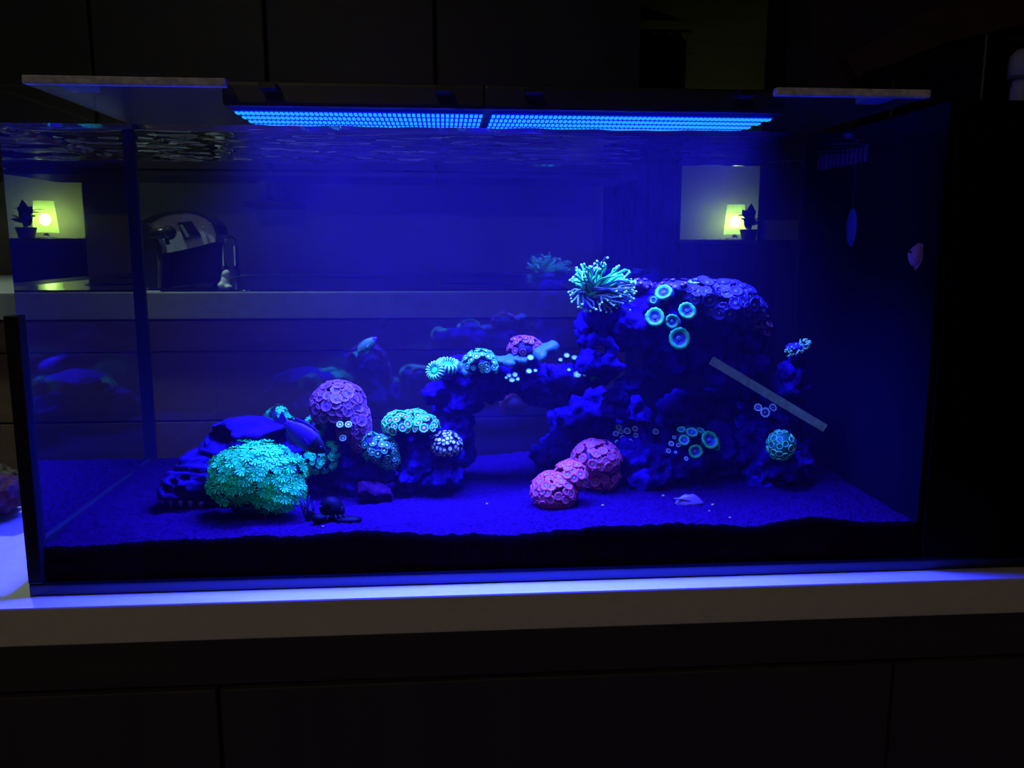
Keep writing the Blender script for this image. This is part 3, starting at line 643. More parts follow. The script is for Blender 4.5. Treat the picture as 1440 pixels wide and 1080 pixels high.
# ------------------------------------------------------------------ skull ornament
def skull():
    Y = .762
    L = [P(352, 640, Y, 72, 46, .036), P(352, 612, Y, 60, 24, .032), P(300, 668, .746, 50, 30, .024), P(262, 680, .736, 34, 22, .020), P(330, 690, .752, 70, 22, .026), P(245, 690, .732, 22, 13, .016), P(405, 650, Y, 26, 46, .026), P(285, 655, .75, 34, 22, .026)]
    holes = [P(302, 618, .735, 21, 12, .022), P(388, 624, .735, 22, 13, .022), P(232, 690, .715, 7, 5, .012), P(251, 693, .715, 7, 6, .012), P(242, 680, .717, 5, 4, .010), P(257, 676, .718, 6, 4, .010)]
    def ridge(p):
        return .0016*math.sin(p.z*1000+6*noise.noise(p*30))*(1 if p.z > .07 else .3)
    me = lumps_mesh(L, voxel=.0024, amp=.0022, seed=21, freq=40, fine=.0008, ridge=ridge, carve=[(h, .032 if h[1][0] > .01 else .008) for h in holes])
    me.materials.append(mat('resin_bone', (.02, .003, .05), .9, spec=.05, var_col=(.008, .0015, .022), scale=70, bump=.5))
    o3 = at(340, 705, .75); root = thing('skull_ornament', o3, 'large resin animal skull ornament with dark eye sockets and snout on the sand', 'ornament')
    for v in me.vertices: v.co -= o3
    me.name = 'skull'; o = bpy.data.objects.new('skull', me); col.objects.link(o); o.parent = root
    tooth = MB().lathe((0, 0, 0), [(.0001, -1.6), (.5, -.9), (.8, 0), (.7, .6)], 8).mesh('tooth', mat('tooth_bone', (.12, .06, .2), .5), smooth=True)
    for k, (px, py) in enumerate(((228, 702), (240, 704), (254, 706), (268, 707), (283, 708))):
        inst('tooth', tooth, at(px, py, .721+.002*k), (0, 0, 1), .0032, root)
skull()

# ------------------------------------------------------------------ animals
def fish(name, label, nose, tail, Y0, Y1, h_px, mats, thick=.42, dark_from=None):
    a, b = at(nose[0], nose[1], Y0), at(tail[0], tail[1], Y1); L = (b-a).length; d = (b-a).normalized()
    side = d.cross(Vector((0, 0, 1))).normalized(); up = side.cross(d).normalized(); hh = pxm(h_px, Y0)/2
    root = thing(name, (a+b)/2, label, 'fish')
    prof = [(0, .02), (.05, .28), (.14, .62), (.28, .92), (.42, 1.0), (.58, .86), (.70, .58), (.78, .34), (.82, .26)]
    ns = 16; V = []; Fc = []
    for t, r in prof:
        for j in range(ns):
            q = 2*math.pi*j/ns; V.append(a+d*L*t+up*hh*r*math.sin(q)+side*hh*thick*r*math.cos(q))
    mb = MB(); mb.v = V
    for k in range(len(prof)-1):
        for j in range(ns):
            mb.f.append((k*ns+j, k*ns+(j+1) % ns, (k+1)*ns+(j+1) % ns, (k+1)*ns+j)); mb.mi.append(1 if (dark_from and dark_from[0] <= prof[k][0] < dark_from[1]) else 0)
    mb.f += [tuple(range(ns))[::-1], tuple(range((len(prof)-1)*ns, len(prof)*ns))]; mb.mi += [0, 0]
    mb.build('body', mats[:2], root, True)
    def fin(nm, pts, th=.0006, m=2):
        P3 = [a+d*L*t+up*hh*u for t, u in pts]
        MB().prism([p-side*th for p in P3], side*2*th).build(nm, mats[m], root)
    fin('tail_fin', [(.80, .22), (.88, .4), (.97, .6), (.94, 0), (.97, -.6), (.88, -.4), (.80, -.22)])
    fin('dorsal_fin', [(.25, .85), (.36, 1.12), (.55, 1.1), (.72, .85), (.74, .4), (.5, .85)])
    fin('anal_fin', [(.42, -.9), (.55, -1.35), (.70, -.8), (.72, -.4)])
    for sd in (-1, 1):
        c = a+d*L*.12+up*hh*.2+side*sd*hh*thick*.52
        MB().ball(c, hh*.13, 2).build('eye', mat('fish_eye', (.01, .01, .02), .1), root, True)
        e = a+d*L*.30-up*hh*.15+side*sd*hh*thick*.95
        MB().prism([e, e+d*L*.12+up*hh*.25+side*sd*.003, e+d*L*.14-up*hh*.25+side*sd*.003], side*sd*.0006).build('pectoral_fin', mats[2], root)
    return root
FB = cm('fish_blue', (26, 4, 215), 2.2); FD = mat('fish_dark', (.002, .004, .0015), .5); FG = cm('fish_green', (50, 120, 110), .45); FP = cm('fish_violet', (70, 50, 200), 2.5)
fish('damselfish', 'vivid blue and dark damselfish swimming behind the skull', (458, 637), (388, 584), .700, .702, 34, [FB, FD, FB], .36, (0, .28))
fish('goby', 'small pale green goby with blue head in open water', (530, 474), (497, 500), .80, .80, 15, [FG, FB, FG], .6, (0, .14))
fish('butterflyfish', 'small violet fish with tall fins near the black chamber wall', (1276, 357), (1306, 362), .68, .672, 32, [FP, FP, FP], .3)

# snail, crab, shell bits on the sand
M_dkshell = mat('dark_shell', (.0015, .001, .0015), .6, var=.5, scale=120, spec=.05)
def hermit():
    o = at(466, 728, .688); root = thing('hermit_crab', Vector((o.x, o.y, sand_h(o.x, o.y))), 'dark striped hermit crab on the sand beside the turquoise coral ball', 'crab')
    z = Vector((0, 0, sand_h(o.x, o.y)))
    c = at(467, 718, .688)
    mb = MB(); pa = []; ra = []
    for i in range(30):
        t = i/29; q = t*9.5; r = .0105*(1-t*.85)
        pa.append(c+Vector((-.004+.013*t+r*.55*math.cos(q), -.002+r*.3, r*.55*math.sin(q)))); ra.append(.0072*(1-t*.9)+.0008)
    mb.tube(pa, ra, 10); mb.build('shell', M_dkshell, root, True)
    for k in range(6):
        x = at(440+k*9+(8 if k > 2 else 0), 734, .676); s0 = c+Vector((-.004+.002*k, -.006, -.004))
        zz = sand_h(x.x, x.y)
        MB().tube([s0, (s0+Vector((x.x, x.y, zz)))/2+Vector((0, -.002, .004)), Vector((x.x, x.y-.002, zz))], [.0016, .0014, .0006], 6).build('leg', M_dkshell, root, True)
    MB().ball(at(490, 731, .678), (.0115, .006, .0032), 2).build('claw', M_dkshell, root, True)
    MB().ball(at(448, 729, .678), (.006, .005, .0042), 2).build('claw', M_dkshell, root, True)
hermit()
fz = at(436, 722, .692); rt = thing('tube_worm', fz, 'tuft of thin dark spines standing beside the turquoise coral ball', 'worm')
random.seed(4)
for k in range(14):
    a = at(436+random.uniform(-7, 7), 728, .69); a.z = sand_h(a.x, a.y); b = at(434+random.uniform(-16, 12), 705+random.uniform(-18, 14), .688)
    MB().tube([a, (a+b)/2+Vector((random.uniform(-.002, .002), 0, .002)), b], [.0009, .0008, .0003], 5).build('spine', mat('spine_violet', (.01, .006, .02), .5), rt, True)
sh = at(968, 692, .705); shell = thing('shell_fragment', Vector((sh.x, sh.y, sand_h(sh.x, sh.y))), 'pale broken shell fragment on the sand before the low rock', 'shell')
mb = MB(); V = []
for i in range(7):
    for j in range(11):
        a = -1.1+2.2*j/10; r = .003+.009*i/6
        V.append(Vector((sh.x, sh.y, sand_h(sh.x, sh.y)+.004))+Vector((r*math.sin(a)*1.2, -r*math.cos(a)*.6, .007*(1-(i/6)**2)-.003+.0008*(j % 2))))
mb.add(V, [(i*11+j, i*11+j+1, (i+1)*11+j+1, (i+1)*11+j) for i in range(6) for j in range(10)])
mb.add([v-Vector((0, 0, .0012)) for v in V], [(i*11+j, (i+1)*11+j, (i+1)*11+j+1, i*11+j+1) for i in range(6) for j in range(10)])
mb.build('valve', mat('pale_shell', (.12, .06, .09), .35), shell, True)
MB().tube([at(948, 701, .70), at(960, 702, .70), at(972, 705, .699)], [.0006, .0012, .0005], 6).build('splinter', mat('pale_shell', (.12, .06, .09)), shell, True)
random.seed(77)
for k in range(16):
    x = random.uniform(-.2, .33); y = random.uniform(F+.01, F+.09); r = random.uniform(.0007, .0013)
    tag(MB().ball((x, y, sand_h(x, y)+r*.6), (r*1.3, r, r), 1).build('sand_grain', cm('glint_grain', (120, 120, 230), .8)), 'tiny bright shell grain lying on the dark sand', 'shell grain', 'bright shell grains on the sand')

# ------------------------------------------------------------------ equipment inside
ra, rb = at(1001, 507, .748), at(1158, 601, .768)
rod = thing('acrylic_rod', (ra+rb)/2, 'pale square acrylic rod leaning diagonally against the right rocks', 'rod')
d = (rb-ra); u = d.normalized().cross(Vector((0, 1, 0))).normalized(); w = d.normalized().cross(u); h2 = pxm(6.2, .76)
MB().prism([ra+u*h2+w*h2*.5, ra+u*h2-w*h2*.5, ra-u*h2-w*h2*.5, ra-u*h2+w*h2*.5], d).build('bar', mat('algae_acrylic', (.36, .60, .09), .5, var=.35, scale=200), rod)
MB().prism([rb+u*h2*1.02+w*h2*.52, rb+u*h2*1.02-w*h2*.52, rb-u*h2*1.02-w*h2*.52, rb-u*h2*1.02+w*h2*.52], d.normalized()*.0008).build('cut_end', mat('cut_acrylic', (.5, .7, .06), .4), rod)
M_weir = cm('weir_violet', (40, 10, 160), 2.0)
def onp(px, Y): return at(px, 300, Y)
wz = at(1150, 224, .845).z
weir = thing('overflow_comb', (XP, .80, wz), 'violet-lit overflow comb with teeth on the black partition', 'comb')
MB().box((XP-.012, .755, wz-.002), (XP-.0005, .862, wz+.003), bev=.001).build('bar', M_weir, weir)
tz = MB().box((-.0012, -.0014, -.008), (.0012, .0014, 0)).mesh('tooth', M_weir)
for k in range(12):
    o = bpy.data.objects.new('tooth', tz); col.objects.link(o); o.parent = weir; o.location = Vector((XP-.010, .760+k*.0088, wz-.002))-WORLD[weir.name]
pm = at(1203, 320, .80); pump = thing('powerhead_pump', pm, 'dark circulation pump hanging by its hose near the partition', 'pump')
MB().ball(pm, (pxm(11, .8), .012, pxm(32, .8)), 3).build('casing', mat('pump_casing', (.04, .03, .10), .3), pump, True)
MB().tube([pm+Vector((.012, 0, -.022)), pm+Vector((.018, 0, 0)), pm+Vector((.016, 0, .03)), pm+Vector((.008, 0, .045))], .0012, 8).build('hose', mat('pump_hose', (.35, .4, .6), .3), pump, True)
MB().tube([pm+Vector((0, 0, .018)), pm+Vector((0, 0, .06)), pm+Vector((.01, 0, ZT-pm.z))], .004, 8).build('bracket', mat('pump_casing', (.04, .03, .10)), pump, True)

# ------------------------------------------------------------------ kitchen behind
KY = 1.70
zt = at(330, 411, KY).z; kx1 = at(900, 420, KY).x
M_work = mat('grey_worktop', s(150, 152, 150), .4, var=.15, scale=40)
wk = tag(MB().box((-2.9, KY, zt-.052), (kx1, 2.78, zt), bev=.002).build('worktop', M_work), 'grey kitchen worktop carrying the espresso machine', 'worktop')
M_dr2 = wood('grey_oak', s(140, 118, 96), s(98, 80, 64), (1, 10, 10))
xcuts = [-2.9, -1.75, -.6, kx1-.02]
z1, z2, z3 = at(400, 496, KY).z, at(400, 592, KY).z, FLOOR+.08
for k in range(3):
    x0, x1 = xcuts[k]+.002, xcuts[k+1]-.002
    t = thing('kitchen_base_unit', ((x0+x1)/2, 2.1, FLOOR), ('oak drawer unit at the far end of the kitchen run', 'oak drawer unit under the espresso machine', 'oak drawer unit at the free end of the kitchen run')[k], 'cabinet', 'kitchen base units')
    MB().box((x0, KY+.03, FLOOR+.08), (x1, 2.76, zt-.053)).build('body', mat('unit_body', s(60, 54, 48), .7), t)
    MB().box((x0, KY+.08, FLOOR), (x1, 2.7, FLOOR+.08)).build('plinth', mat('plinth_black', s(14, 13, 14)), t)
    for nm, za, zb, m in (('drawer', z1+.003, zt-.056, M_dr2), ('drawer', z2+.002, z1, M_dr2), ('drawer', z3, z2-.002, M_dr2)):
        MB().box((x0+.002, KY+.012, za), (x1-.002, KY+.03, zb), bev=.001).build(nm, m, t)
hob = thing('glass_hob', (at(440, 400, 2.0).x, 2.15, zt), 'black glossy glass hob set in the kitchen worktop', 'hob')
hx0, hx1 = at(232, 400, 1.75).x, at(800, 400, 1.75).x
MB().box((hx0, KY+.02, zt), (hx1, 2.50, zt+.004), bev=.001).build('glass_top', mat('hob_glass', (.006, .007, .009), .14, spec=.4), hob)
ringm = mat('hob_ring', (.12, .12, .13), .4)
for x, y in ((hx0+.30, 2.3), (hx0+.62, 1.95), (hx0+.70, 2.35)):
    MB().lathe((x, y, zt+.004), [(.085, 0), (.085, .0004), (.080, .0004), (.080, 0)], 32).build('cooking_ring', ringm, hob)
sc = at(346, 411, KY+.016)
sau = thing('lamp_glint', (sc.x, KY+.012, zt), 'small shiny disc added as a lamp glint on the front edge of the worktop', 'knob')
MB().lathe((sc.x, KY+.012, zt), [(.007, 0), (.010, .0015), (.009, .004), (.003, .005)], 16).build('cap', mat('bright_metal', (.8, .8, .78), .15, metal=1), sau, True)  # bright disc added in place of a lamp's reflection on the worktop
# wall cabinets above, dark
wz0 = at(300, 240, 2.45).z
cx = [-3.0, at(128, 60, 2.45).x, at(612, 60, 2.45).x, at(903, 60, 2.45).x]
M_wc = wood('wall_cabinet_wood', s(40, 33, 34), s(28, 23, 25), (12, 12, 1))
for k in range(3):
    t = thing('wall_cabinet', ((cx[k]+cx[k+1])/2, 2.62, wz0), ('dark wall cabinet nearest the left wall', 'dark wall cabinet above the espresso machine', 'dark wall cabinet at the free end of the row')[k], 'cabinet', 'dark kitchen wall cabinets')
    MB().box((cx[k]+.002, 2.475, wz0), (cx[k+1]-.002, 2.79 if cx[k+1] < KW else 2.79, 1.7)).build('body', mat('unit_body_dark', s(22, 19, 19), .8), t)
    nd = 1 if k != 1 else 2
    for q in range(nd):
        xa = cx[k]+(cx[k+1]-cx[k])*q/nd; xb = cx[k]+(cx[k+1]-cx[k])*(q+1)/nd
        MB().box((xa+.005, 2.45, wz0+.004), (xb-.005, 2.472, 1.695), bev=.002).build('door', M_wc, t)
    MB().box((cx[k]+.002, 2.455, wz0-.012), (cx[k+1]-.002, 2.79, wz0-.001)).build('bottom_board', mat('bottom_board', s(30, 34, 34), .35), t)
# the kitchen's own downlight, recessed in the ceiling over the worktop
KL = Vector((-.88, 1.55, 1.60))
pd = thing('kitchen_downlight_offscreen', (KL.x, KL.y, 1.75), 'round downlight set in the ceiling over the kitchen worktop', 'lamp')
MB().lathe(KL, [(.075, 0), (.075, .149), (.071, .149), (.071, 0)], 28, cap=False).build('can', mat('can_black', (.02, .02, .02), .5), pd, True)
MB().lathe(KL, [(.071, 0), (.071, .004), (.085, .004), (.085, 0)], 28, cap=False).build('trim_ring', mat('white_metal', (.6, .6, .58)), pd, True)
MB().ball(KL+Vector((0, 0, .115)), .028, 2).build('bulb', emit_mat('downlight_bulb', (.74, 1.0, .74), 2200), pd, True)

# espresso machine
def espresso():
    Y = 1.80; root = thing('espresso_machine', Vector((at(255, 418, Y).x, Y, zt)), 'silver and black espresso machine with arched top on the worktop', 'coffee machine')
    M_s = mat('brushed_silver', (.62, .68, .62), .35, metal=.3, var=.1, scale=30); M_k = mat('machine_black', (.012, .013, .014), .3)
    def poly(pts, Y0):
        q = [at(x, y, Y0) for x, y in pts]
        for v in q: v.z = max(v.z, zt+.005)
        return q
    arch = [(206, 316), (218, 309), (232, 303), (248, 300), (264, 299), (278, 302), (290, 308), (299, 317), (304, 330), (303, 340), (268, 349), (230, 357), (228, 340), (222, 328)]
    MB().prism(poly(arch, Y), (0, .07, 0)).build('head', M_s, root)
    top = [(196, 312), (212, 304), (232, 298), (250, 296), (268, 296), (282, 299), (294, 306), (303, 316), (308, 330), (304, 331), (299, 317), (290, 308), (278, 302), (264, 299), (248, 300), (232, 303), (218, 309), (206, 316)]
    MB().prism(poly(top, Y-.006), (0, .08, 0)).build('top_rim', M_k, root)
    scr = MB().prism(poly([(249, 313), (268, 311), (281, 331), (259, 336)], Y-.006), (0, .006, 0)).build('screen', mat('screen_glass', (.01, .014, .014), .08), root)
    MB().prism(poly([(268, 311), (270, 311), (283, 331), (281, 332)], Y-.008), (0, .004, 0)).build('screen_trim', mat('bright_metal', (.8, .8, .78)), root)
    MB().prism(poly([(280, 331), (282, 333), (260, 338), (259, 336)], Y-.008), (0, .004, 0)).build('screen_trim', mat('bright_metal', (.8, .8, .78)), root)
    bt = MB().prism(poly([(252, 316), (256, 315.5), (267, 333), (262, 334)], Y-.007), (0, .002, 0)).build('button_row', mat('button_grey', (.2, .24, .22), .4), root)
    MB().prism(poly([(230, 357), (268, 349), (303, 340), (303, 352), (300, 418), (230, 420)], Y+.02), (0, .06, 0)).build('body', M_k, root)
    MB().prism(poly([(186, 312), (206, 314), (216, 322), (226, 345), (229, 372), (230, 418), (188, 420)], Y-.03), (0, .1, 0)).build('side_tower', M_k, root)
    MB().tube(poly([(212, 330), (226, 328), (238, 326)], Y-.05), pxm(7, Y), 12).build('portafilter_arm', M_k, root, True)
    MB().ball(at(239, 327, Y-.05), (pxm(8, Y), .02, pxm(10, Y)), 2).build('handle_knob', mat('knob_gloss', (.02, .022, .022), .08, spec=.8), root, True)
    MB().tube(poly([(234, 335), (236, 344)], Y-.05), pxm(3, Y), 8).build('spout', M_k, root, True)
    MB().prism(poly([(232, 408), (300, 398), (300, 417), (230, 420)], Y-.02), (0, .05, 0)).build('drip_tray', mat('tray_dark', (.03, .034, .035), .3), root)
    MB().tube(poly([(224, 345), (226, 380), (225, 412)], Y-.04), pxm(3.4, Y), 10).build('column', mat('column_dark', (.05, .055, .05), .25), root, True)
    for px, py in ((286, 320), (296, 315)): MB().ball(at(px, py, Y-.005), pxm(2.2, Y), 1).build('indicator', mat('bright_metal', (.8, .8, .78)), root, True)
espresso()
# glass cloche jar and little white figurine
jb = at(325, 381, 2.45); jb = Vector((jb.x, 2.45, zt+.004)); jar = thing('glass_cloche', jb, 'tall clear glass cloche standing on the hob edge beside the figurine', 'jar')
R = pxm(11, 2.45); Hh = pxm(54, 2.45)
MB().lathe(jb, [(R*1.0, .02), (R, Hh*.55), (R*.96, Hh*.75), (R*.75, Hh*.9), (R*.4, Hh*.98), (.001, Hh)], 24).build('dome', pane_mat('jar_glass', .3, (.85, .92, .88, 1), fresnel=1.5), jar, True)
MB().lathe(jb, [(R*1.05, 0), (R*1.05, .018), (R*.9, .02), (R*.5, .02)], 24).build('base', mat('jar_base', (.05, .05, .05), .2), jar)
for sgn in (-1, 1): MB().tube([jb+Vector((sgn*R*.7, -R*.75, Hh*.25)), jb+Vector((sgn*R*.7, -R*.75, Hh*.75))], .0022, 6).build('glass_rib', mat('rib_glass', (.7, .85, .75), .1), jar)
fb = at(316, 384, 1.745); fb = Vector((fb.x, 1.745, zt+.004)); fg = thing('figurine', fb, 'small pale seated figurine at the corner of the espresso machine', 'figurine')
k = pxm(1, 1.745)
me = lumps_mesh([(fb+Vector((0, 0, 9*k)), (7*k, 6*k, 9*k)), (fb+Vector((2*k, 0, 20*k)), (6*k, 5*k, 6*k)), (fb+Vector((-4*k, -3*k, 5*k)), (6*k, 6*k, 5*k)), (fb+Vector((5*k, -4*k, 3*k)), (6*k, 5*k, 3*k))], voxel=.002, amp=.001, fine=0, seed=3)
me.materials.append(mat('pale_ceramic', (.55, .68, .60), .4)); me.name = 'figure'
for v in me.vertices: v.co -= fb
o = bpy.data.objects.new('figure', me); col.objects.link(o); o.parent = fg
for px, py, w_, h_, lab in ((372, 262, 14, 34, 'frosted drinking glass on the kitchen wall shelf'), (388, 268, 12, 26, 'shorter frosted drinking glass on the kitchen wall shelf')):
    b0 = at(px, py+h_/2, 2.70); g = thing('drinking_glass', b0, lab, 'glass', 'glasses on the kitchen wall shelf')
    r = pxm(w_/2, 2.7); hh = pxm(h_, 2.7)
    MB().lathe(b0, [(r*.75, 0), (r, hh), (r*.93, hh), (r*.7, .006), (.001, .006)], 18).build('tumbler', mat('frosted_glass', (.5, .55, .6), .2, alpha=.35), g, True)
shf = at(380, 284, 2.7); tag(MB().box((shf.x-.06, 2.62, shf.z-.018), (shf.x+.09, 2.798, shf.z-.001), bev=.001).build('wall_shelf', M_wc), 'short dark shelf on the kitchen wall holding two glasses', 'shelf')

# curtain, sideboard with lamp and plant, picture
def curtain():
    x0, x1 = at(850, 200, 6.0).x, at(962, 200, 6.0).x; zt_ = at(930, 46, 6.0).z; V = []; n = 60
    zz = [FLOOR+.02, 0.2, .6, zt_-.05, zt_]
    for z in zz:
        for i in range(n+1):
            t = i/n; V.append((x0+(x1-x0)*t, 6.0+.05*math.sin(t*34)*(1 if z < zt_-.01 else .5), z-(0 if z < zt_ else .05*max(0, (t-.85)/.15)**2)))
    Fq = [(k*(n+1)+i, k*(n+1)+i+1, (k+1)*(n+1)+i+1, (k+1)*(n+1)+i) for k in range(len(zz)-1) for i in range(n)]
    mb = MB().add(V, Fq).add([Vector(v)+Vector((0, .006, 0)) for v in V], [f[::-1] for f in Fq])
    t = thing('curtain', ((x0+x1)/2, 6.0, FLOOR), 'dark folded curtain hanging beside the pale wall', 'curtain')
    mb.build('cloth', mat('navy_cloth', s(48, 50, 66), .95), t, True)
    MB().tube([(x0-.1, 6.0, zt_+.012), (x1+.03, 6.0, zt_+.012)], .010, 10).build('rod', mat('dark_trim', s(38, 32, 34)), t, True)
curtain()
SY = 6.2
st = at(1030, 337, SY).z; sx0 = at(983, 340, SY).x
sb = thing('sideboard', (sx0+.75, SY+.18, FLOOR), 'grey panelled sideboard against the pale wall under the table lamp', 'sideboard')
M_sb = wood('sideboard_grey', s(110, 104, 96), s(84, 80, 76), (10, 10, 1))
MB().box((sx0-.03, SY-.02, st-.03), (sx0+1.6, 6.680, st), bev=.004).build('top', mat('sideboard_top', s(170, 166, 150), .4), sb)
MB().box((sx0, SY+.02, FLOOR+.05), (sx0+1.57, 6.670, st-.031)).build('body', M_sb, sb)
MB().box((sx0+.03, SY+.05, FLOOR), (sx0+1.54, 6.650, FLOOR+.05)).build('plinth', M_sb, sb)
for k in range(3):
    xa = sx0+.01+k*.52
    MB().box((xa, SY, st-.16), (xa+.51, SY+.02, st-.035), bev=.003).build('drawer', M_sb, sb)
    dr = MB().box((xa, SY, FLOOR+.06), (xa+.51, SY+.02, st-.165), bev=.003).build('door', M_sb, sb)
    MB().ball((xa+.46, SY-.012, st-.40), .014, 2).build('knob', mat('bright_metal', (.8, .8, .78)), dr, True)
lp = at(1033, 335, SY+.33); lp.z = st; lamp = thing('table_lamp', lp, 'small glowing table lamp on the sideboard beside the plant', 'lamp')
MB().lathe(lp, [(.07, 0), (.07, .01), (.02, .018), (.014, .04), (.03, .044)], 24).build('base', mat('lamp_base', (.3, .3, .26), .4), lamp, True)
sm = bpy.data.materials.new('lamp_shade'); sm.use_nodes = True; nt = sm.node_tree; nt.nodes.remove(nt.nodes['Principled BSDF'])
tr = nt.nodes.new('ShaderNodeBsdfTransparent'); tl = nt.nodes.new('ShaderNodeBsdfTranslucent'); tl.inputs[0].default_value = (.7, .95, .3, 1)
mx = nt.nodes.new('ShaderNodeMixShader'); mx.inputs[0].default_value = .4
nt.links.new(tr.outputs[0], mx.inputs[1]); nt.links.new(tl.outputs[0], mx.inputs[2]); nt.links.new(mx.outputs[0], nt.nodes['Material Output'].inputs['Surface'])
V = []; n = 28
for r, z in ((.085, .04), (.066, .265)):
    for j in range(n): V.append(lp+Vector((r*math.cos(6.2832*j/n), r*math.sin(6.2832*j/n), z)))
MB().add(V, [(j, (j+1) % n, n+(j+1) % n, n+j) for j in range(n)]).build('shade', sm, lamp, True)
MB().ball(lp+Vector((0, 0, .135)), (.036, .036, .042), 3).build('bulb', emit_mat('lamp_bulb', (.75, 1.0, .30), 42), lamp, True)
pl = at(1053, 335, SY+.08); pl.z = st; plant = thing('potted_plant', pl, 'leafy dark green potted plant on the sideboard beside the glowing lamp', 'plant')
MB().lathe(pl, [(.05, 0), (.068, .07), (.07, .075), (.062, .075), (.055, .05), (.001, .05)], 20).build('pot', mat('pot_clay', s(120, 110, 84), .7), plant, True)
random.seed(12); M_leaf = mat('leaf_green', s(44, 74, 40), .6, var=.3, scale=30)
V = []; lf = MB()
for i in range(7):
    t = i/6; w = .30*math.sin(math.pi*min(1, t*.9+.1))*(1-t*.2)
    V += [(t, -w, .25*math.sin(t*2.2)-.02), (t, 0, .25*math.sin(t*2.2)), (t, w, .25*math.sin(t*2.2)-.02)]
V[-3:] = [(1.02, -.01, .2), (1.05, 0, .2), (1.02, .01, .2)]
fl = [(i*3+j, i*3+j+1, (i+1)*3+j+1, (i+1)*3+j) for i in range(6) for j in range(2)]
lf.add(V, fl).add([Vector(v)-Vector((0, 0, .02)) for v in V], [f[::-1] for f in fl])
lfm = lf.mesh('leaf', M_leaf, smooth=True)
for k in range(40):
    a = random.uniform(0, 6.28); e = random.uniform(-.2, 1.25); base = pl+Vector((random.uniform(-.02, .02), random.uniform(-.02, .02), .08+random.uniform(0, .09)))
    o = bpy.data.objects.new('leaf', lfm); col.objects.link(o); o.parent = plant; o.location = base-pl
    o.rotation_euler = (random.uniform(-.4, .4), -e, a); o.scale = (random.uniform(.07, .11),)*3
for k in range(6): MB().tube([pl+Vector((0, 0, .03)), pl+Vector((random.uniform(-.03, .03), random.uniform(-.03, .03), .13))], .003, 6).build('stem', M_leaf, plant, True)
px0 = sx0+.80
pf = thing('picture_frame', (px0+.25, 6.680, st+.2), 'brown framed picture hanging on the pale wall above the sideboard', 'picture')
M_fr = wood('frame_brown', s(120, 74, 50), s(84, 50, 34)); za, zb = st+.22, st+.85
for lo, hi in (((px0, 6.665, za), (px0+.05, 6.699, zb)), ((px0+.45, 6.665, za), (px0+.5, 6.699, zb)), ((px0+.05, 6.665, za), (px0+.45, 6.699, za+.05)), ((px0+.05, 6.665, zb-.05), (px0+.45, 6.699, zb))):
    MB().box(lo, hi, bev=.004).build('frame_bar', M_fr, pf)
MB().box((px0+.05, 6.680, za+.05), (px0+.45, 6.698, zb-.05)).build('print', mat('print_ochre', s(150, 116, 70), .8, var_col=s(96, 70, 50), scale=8), pf)

# right side: shelf board on the doorway wall, black appliance and jar beyond the tank
sa, sb_ = at(1082, 309, 2.15), at(1300, 345, 2.15)
shl = thing('wall_panel', (sa.x+.2, 2.18, sa.z), 'pale horizontal panel board fixed on the brown doorway wall', 'panel')
MB().box((sa.x, 2.172, at(1100, 338, 2.15).z), (sa.x+.42, 2.199, sa.z), bev=.003).build('board', mat('pale_board', s(120, 124, 110), .6), shl)
MB().box((sa.x, 2.168, sa.z), (sa.x+.42, 2.199, sa.z+.012), bev=.002).build('top_strip', mat('dark_trim', s(38, 32, 34)), shl)
p0, p1 = at(1212, 102, 1.75), at(1386, 50, 1.42)
ap = thing('black_appliance', (p1.x, 1.6, FLOOR), 'tall black glossy appliance standing behind the black tank chamber', 'appliance')
bz = FLOOR
topz = (p0.z+p1.z)/2
MB().prism([(p0.x, p0.y, bz), (p1.x, p1.y, bz), (p1.x+.55, p1.y+.25, bz), (p0.x+.5, p0.y+.3, bz)], (0, 0, topz-bz)).build('body', mat('appliance_black', (.004, .004, .006), .25), ap)
MB().tube([(p1.x, p1.y-.003, .1), (p1.x, p1.y-.003, topz)], .0025, 6).build('edge_trim', mat('trim_grey', s(60, 58, 54), .5), ap)
q0 = Vector((p0.x*.7+p1.x*.3, p0.y*.7+p1.y*.3-.004, 0)); MB().tube([(q0.x, q0.y, .1), (q0.x, q0.y, topz-.03)], .0015, 6).build('edge_trim', mat('trim_grey', s(60, 58, 54)), ap)
bb = at(1432, 150, 1.30); jr = thing('white_bottle', (bb.x, bb.y, bb.z-.04), 'pale bottle with rounded top standing beside the black appliance', 'bottle')
k = pxm(1, 1.3)
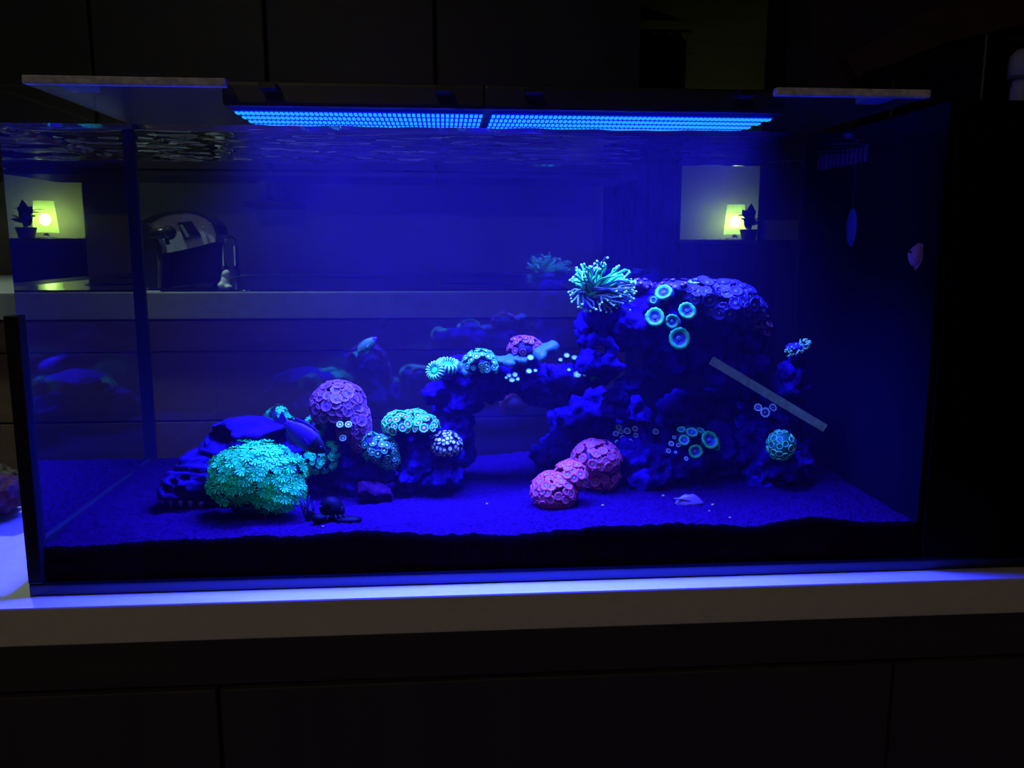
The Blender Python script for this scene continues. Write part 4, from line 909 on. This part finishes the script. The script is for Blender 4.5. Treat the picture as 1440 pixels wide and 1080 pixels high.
MB().lathe((bb.x, bb.y, bb.z-.04), [(12*k, 0), (13*k, 60*k), (10*k, 74*k), (17*k, 76*k), (18*k, 92*k), (16*k, 106*k), (9*k, 114*k), (.001, 116*k)], 24).build('bottle_body', mat('bottle_pale', s(150, 146, 130), .5), jr, True)
MB().lathe((bb.x, bb.y, bb.z-.04+74*k), [(17.5*k, 0), (18*k, 1*k), (18*k, 3*k), (17.5*k, 4*k)], 24).build('collar', mat('bottle_collar', s(90, 86, 78), .5), jr, True)
cs = MB().box((bb.x-.05, bb.y-.06, FLOOR), (bb.x+.15, bb.y+.06, bb.z-.04)).build('plant_stand', mat('appliance_black', (.004, .004, .006)))
tag(cs, 'dark narrow stand under the pale bottle', 'stand')
# beam of wood on the doorway wall, upper right
w0, w1 = at(1185, 85, 2.17), at(1440, 10, 1.9)
tag(MB().prism([at(1190, 78, 2.15), at(1330, 2, 2.15), at(1480, -40, 2.15), at(1500, 20, 2.15), at(1330, 60, 2.15), at(1205, 110, 2.15)], (0, .045, 0)).build('wooden_board', wood('brown_board', s(92, 62, 50), s(66, 42, 36))), 'brown slanted wooden board leaning on the doorway wall', 'board')

# things on the countertop left of the tank
def lump_thing(name, label, cat, L, m, **k):
    me = lumps_mesh(L, **k); me.materials.append(m); me.name = name
    zs_ = min(v.co.z for v in me.vertices); c = Vector((L[0][0].x, L[0][0].y, zs_))
    for v in me.vertices: v.co -= c
    o = bpy.data.objects.new(name, me); col.objects.link(o); o.location = (c.x, c.y, .0003)
    return tag(o, label, cat)
lump_thing('driftwood_piece', 'small dark driftwood piece on the countertop behind the maroon cloth', 'driftwood', [P(8, 670, .96, 16, 8, .02), P(-20, 666, .96, 26, 10, .03), P(24, 676, .955, 12, 4, .015)], mat('driftwood', s(50, 30, 34), .7), amp=.003, seed=41)
lump_thing('cloth_bundle', 'crumpled maroon cloth lying on the countertop beside the tank', 'cloth', [P(0, 722, .83, 36, 20, .04), P(-40, 722, .84, 50, 22, .05), P(24, 716, .82, 14, 14, .02)], mat('maroon_cloth', s(92, 36, 46), .85, var=.5, scale=60), amp=.006, seed=42)
